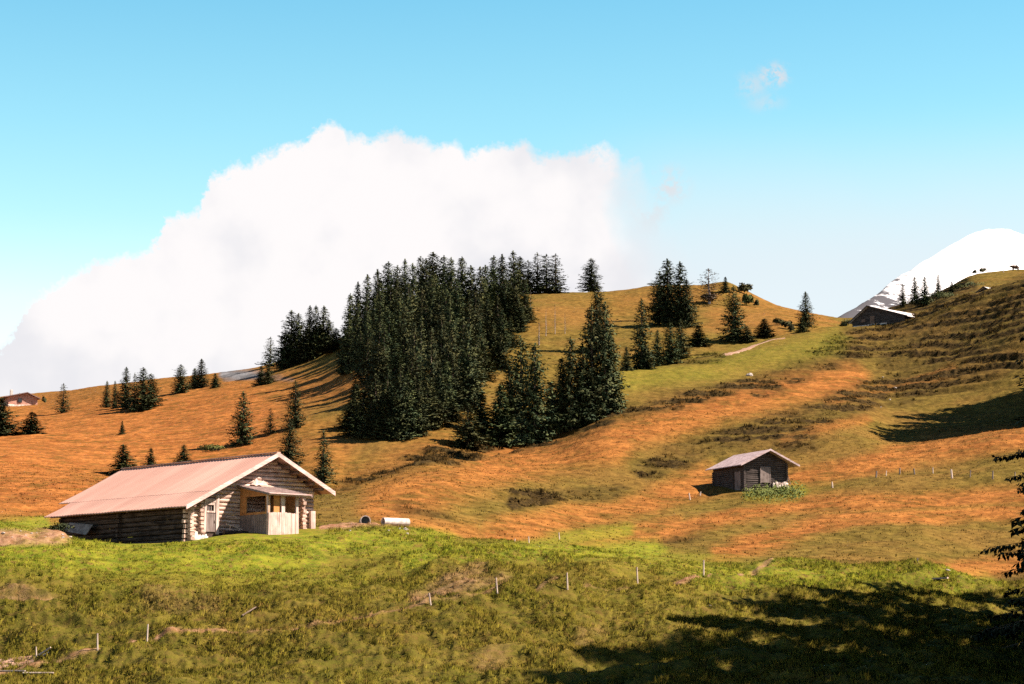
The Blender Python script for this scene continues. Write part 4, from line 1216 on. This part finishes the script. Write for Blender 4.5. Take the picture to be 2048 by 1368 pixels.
SH = [(1490,588,26,22,'dark round shrub on the right shoulder of the knoll'),(1497,612,18,24,'light green shrub below the round one on the knoll shoulder'),(1514,616,8,14,'tiny upright shrub on the right flank of the knoll'),
 (1558,650,18,14,'upper end of the low shrub row right of the track'),(1572,658,22,16,'middle of the low shrub row left of the lone pointed spruce'),(1585,664,16,14,'lower end of the low shrub row left of the lone pointed spruce'),
 (1421,606,36,18,'low bush at the foot of the pale larch'),(422,903,44,14,'low grey green bush on the orange slope above the barn roof'),
 (1950,549,11,9,'left of two dark bushes on the right skyline'),(1963,545,13,11,'right of two dark bushes on the right skyline'),
 (1690,652,24,12,'dark brushwood heap at the left end of the wide old hut'),(37,806,14,18,'green bush against the shaded wall of the chalet'),
 (1925,580,50,14,'dark shrub thicket on the right skyline slope, upper part'),(1885,600,60,14,'dark shrub thicket under the four skyline spruces'),(1845,612,50,12,'dark shrub thicket at the left foot of the four skyline spruces'),
 (88,807,7,12,'tiny bush right of the chalet'),(1308,570,18,5,'flat dark bush on the skyline left of the knoll twins'),
 (112,1052,56,18,'dark weeds under the left end of the barn eave')]
for i, (x, y, w, h, lab) in enumerate(SH):
    if x == 112:
        shrub(x, y, w, h, lab, seed=40+i, Y=141, n=500); continue
    shrub(x, y, w, h, lab, 'leaf' if 'green' in lab else 'shrub', seed=40+i)
# nettles in front of the hay hut
r = np.random.default_rng(77); v, f = [], []
for i in range(2600):
    x = r.uniform(1480, 1612); y0 = 992-(x-1480)*.10+r.normal(0, 8)
    if abs((x-1545)/66)**3 > r.random(): continue
    Y = 266+r.normal(0, 3.4)-(x-1545)*.01
    u = (x-1024)/F; X = u*Y*1.003
    g = None
    c = np.array([X, Y, 0.]); v_ = r.uniform(.05, .30+.55*abs(math.sin(x*.21)+.4*math.sin(x*.53)))
    frond(v, f, c+np.array([0, 0, v_]), r.normal(0, 1, 3)+np.array([0, 0, .5]), r.normal(0, 1, 3), (.26), .15)
v = np.array(v); zz = ground(v[:, 0], v[:, 1]); v[:, 2] += zz
tag(link('nettle_patch', leaf_mesh('nettle_patch', v, f, M['leaf'], lambda V: r.normal(0, .6, V.shape)+np.array([0, -.3, 1.]))), 'fresh green nettle patch growing in front of the small hay hut', 'plants')

def post(px, top, bot, wid, label, mat='post', group=None, lean=0, ymin=80, ymax=760, tilt=0.0):
    p = hit(px, bot, ymin, ymax); k = p[1]/F
    h = (bot-top)*k; w = wid*k
    lean = lean or random.uniform(-1.6, 1.6)
    o = MB().cyl((-lean*k*.25, 0, -.3), (lean*k, tilt, h), w/2, w/2*.85, 7).build('fence_post', M[mat])
    o.location = p; tag(o, label, 'post', group)
GF = 'white stakes of the meadow fence'
for px, t, b, ln, lab in ((195,1270,1303,-1,'white fence stake left of the pair at the lower left of the meadow'),(294,1250,1284,1,'white fence stake right of the pair at the lower left of the meadow'),
    (862,1188,1212,-4,'short tilted pale stake at the left end of the meadow fence row'),(995,1160,1194,-3,'slightly tilted white stake second from left in the meadow fence row'),
    (1135,1148,1181,-1,'white stake in the middle of the meadow fence row'),(1275,1136,1168,0,'white stake second from right in the meadow fence row'),(1407,1122,1153,0,'white stake at the right end of the meadow fence row')):
    post(px, t, b, 3.6, lab, 'post', GF, ln)
post(73, 1299, 1318, 3.0, 'short pale stake stump beside the pale poles at the lower left', 'post', None)
GM = 'pale stakes along the foot of the orange slope'
for px, t, b, lab in ((1029,1078,1089,'small pale stake left of three below the orange slope'),(1058,1073,1086,'small pale stake middle of three below the orange slope'),(1119,1065,1079,'small pale stake right of three below the orange slope')):
    post(px, t, b, 2.6, lab, 'post', GM, ymin=176)
GH = 'posts of the fence right of the hay hut'
for px, t, b, w, m, lab in ((1380,986,1000,3,'post','leaning pale stake left of the hay hut'),(1400,984,992,2.5,'post','short pale stake nearest the left corner of the hay hut'),(1665,964,976,3.4,'post','short white stake right of the nettles'),(1752,942,955,3.6,'dark_post','dark thick post at the left end of the pasture fence'),(1772,942,952,2,'post','thin pale post second in the pasture fence'),
    (1799,936,949,3.4,'dark_post','tall dark post third in the pasture fence'),(1829,937,949,3.4,'dark_post','tall dark post fourth in the pasture fence'),(1866,935,947,2,'post','thin pale post in the middle of the pasture fence'),(1904,939,957,4.2,'post','thick pale post standing tallest in the pasture fence'),
    (1940,942,956,2.6,'dark_post','thin dark post right of the thick pale one'),(1985,942,959,3.2,'dark_post','dark post second from right in the pasture fence'),(2030,944,960,2.6,'dark_post','dark post at the right end of the pasture fence')):
    post(px, t, b, w, lab, m, GH, -2 if 'leaning' in lab else 0, ymin=200)
post(1835, 1116, 1126, 3.4, 'dark short post at the right end of the gravel strip', 'dark_post', None, ymin=145)
post(2007, 533, 545, 1.8, 'thin pale stake on the right skyline near the cow', 'post', None, ymin=480)

def pole(a, b, r_, label, mat='post', dz=(.06, .06), name='pole'):
    p, q = hit(*a), hit(*b)
    o = MB().cyl((0, 0, dz[0]), tuple(q-p+np.array([0, 0, dz[1]])), r_, r_*.8, 7).build(name, M[mat]); o.location = p
    tag(o, label, 'pole')
pole((78, 1318), (101, 1309), .05, 'pale pole propped on the ground beside the track at lower left', dz=(.05, .25))
pole((86, 1317), (98, 1312), .035, 'thin pole lying under the propped one at lower left', dz=(.05, .06))
pole((-10, 1351), (50, 1352), .045, 'pale pole lying in the grass at the bottom left corner', dz=(.16, .16))
pole((46, 1353), (107, 1354), .045, 'second pale pole in line with the one in the bottom left corner', dz=(.16, .16))
pole((484, 1238), (512, 1221), .045, 'dark stick lying in the meadow below the barn', 'bark', dz=(.12, .12))
p, q = hit(1866, 1163), hit(1896, 1165)
o = MB().bar((0, 0, .14), tuple(q-p+np.array([0, 0, .16])), .26, .10).build('board', M['pale_wood']); o.location = p
tag(o, 'pale board lying on the bright grass at the right', 'board')

# two concrete pipes by the barn
def pipe(px, py, ln, rz, r_, label, Y):
    u = float(uw(px, py)[0]); x = u*Y
    t = empty('concrete_pipe', (x, Y, gz(x, Y)+r_*.86), rz); tag(t, label, 'pipe', 'concrete pipes lying right of the barn')
    n = 28; v = []; f = []
    for y in (0, ln):
        for rr in (r_, r_*.84):
            for i in range(n): v.append((y, math.cos(2*math.pi*i/n)*rr, math.sin(2*math.pi*i/n)*rr))
    for i in range(n):
        j = (i+1) % n
        f += [(i, j, 2*n+j, 2*n+i), (n+j, n+i, 3*n+i, 3*n+j), (i, n+i, n+j, j), (2*n+i, 2*n+j, 3*n+j, 3*n+i)]
    mb = MB(); mb.v, mb.f = v, f; mb.build('shell', M['concrete'], t, False)
    MB().cyl((ln*.2, 0, 0), (ln*.2+.03, 0, 0), r_*.835, r_*.835, 20).build('mouth_shade', M['glass'], t)  # dark disc added inside the pipe to stand for the shade in its mouth
pipe(731, 1057, 1.6, math.radians(97), .34, 'concrete pipe lying end on with its dark mouth towards the viewer', 150)
pipe(766, 1056, 1.9, math.radians(33), .27, 'pale concrete pipe lying lengthwise, right of the end on one', 150.5)

def rock(px, py, s, label, group=None, ymin=80, seed=1, mat='rock'):
    p = hit(px, py, ymin)
    if p is None: return
    bm = bmesh.new(); bmesh.ops.create_icosphere(bm, subdivisions=2, radius=1)
    r = np.random.default_rng(seed); k = s*p[1]/F/2
    ph = r.uniform(0, 6, 6)
    for v in bm.verts:
        c = v.co; d = 1+.22*math.sin(c.x*2.3+ph[0])+.18*math.sin(c.y*3.1+ph[1])+.14*math.sin(c.z*4+ph[2]+c.x*2)
        v.co = Vector((c.x*k*d, c.y*k*d*.9, c.z*k*d*.62))
    me = bpy.data.meshes.new('rock'); bm.to_mesh(me); bm.free(); me.materials.append(M[mat])
    o = link('rock', me); o.location = p+np.array([0, 0, k*.2]); tag(o, label, 'rock', group)
GS = 'small pale stones scattered on the brown earth left of the barn'
r = np.random.default_rng(9)
for i in range(14): rock(r.uniform(5, 160), r.uniform(1058, 1076), r.uniform(3, 7), 'small pale stone on the brown earth left of the barn', GS, seed=i)
GP = 'small pale stones on the dirt beside the pipes'
for i in range(9): rock(r.uniform(670, 850), r.uniform(1058, 1064), r.uniform(3, 6), 'small pale stone on the bare dirt in front of the concrete pipes', GP, seed=30+i)
for i, (x, y, s, lab) in enumerate(((1791,778,8,'pale boulder on the upper right slope'),(1780,800,5,'small pale stone below the boulder on the upper right slope'),(1762,815,4,'smallest pale stone of the trail below the boulder'),(1897,1144,12,'flat pale rock on the brown bank above the lying board'),(1765,755,4,'pale stone above the boulder on the upper right slope'),
    (1498,752,14,'reddish boulder in the hollow of the green ridge'),(1420,1217,6,'pale stone in the meadow below the right fence stake'),(815,1068,6,'pale stone in front of the lengthwise pipe'))):
    rock(x, y, s, lab, None, seed=60+i)

# the cow on the right skyline
def skin(name, pts, edges, rad, mat):
    me = bpy.data.meshes.new(name); me.from_pydata(pts, edges, []); me.materials.append(mat)
    o = link(name, me)
    sk = o.modifiers.new('skin', 'SKIN'); o.modifiers.new('sub', 'SUBSURF').levels = 1
    o.modifiers['sub'].render_levels = 1
    for i, q in enumerate(rad): q *= 1.35; me.skin_vertices[0].data[i].radius = (q, q)
    me.skin_vertices[0].data[0].use_root = True
    return o
pts = [(0,0,1.0),(.45,0,1.02),(.95,0,1.05),(-.45,0,1.02),(-.85,0,1.12),(-1.15,0,1.28),(-1.38,0,1.18),(-1.62,0,1.0),
 (-.5,.2,.78),(-.5,.22,.42),(-.48,.22,.03),(-.5,-.2,.78),(-.5,-.22,.42),(-.52,-.22,.03),
 (.85,.2,.80),(.96,.22,.46),(.9,.22,.03),(.85,-.2,.80),(.94,-.22,.46),(.88,-.22,.03),(1.15,0,1.12),(1.28,0,.85),(1.28,0,.5),
 (-1.2,.14,1.36),(-1.2,-.14,1.36)]
ed = [(0,1),(1,2),(0,3),(3,4),(4,5),(5,6),(6,7),(3,8),(8,9),(9,10),(3,11),(11,12),(12,13),(2,14),(14,15),(15,16),(2,17),(17,18),(18,19),(2,20),(20,21),(21,22),(5,23),(5,24)]
rad = [.40,.40,.34,.37,.25,.18,.14,.10,.13,.085,.06,.13,.085,.06,.16,.085,.06,.16,.085,.06,.10,.03,.04,.04,.04]
cow = skin('cow', pts, ed, rad, M['hide'])
u = (2043-1024)/F; Yc = 598
cow.location = (u*Yc, Yc, gz(u*Yc, Yc)); cow.rotation_euler = (0, 0, .25)
cow.location.z = float(uw(2043, 536)[1])*Yc if gz(u*Yc, Yc) < 0 else cow.location.z
tag(cow, 'dark brown cow standing on the right skyline at the photo edge', 'cow')
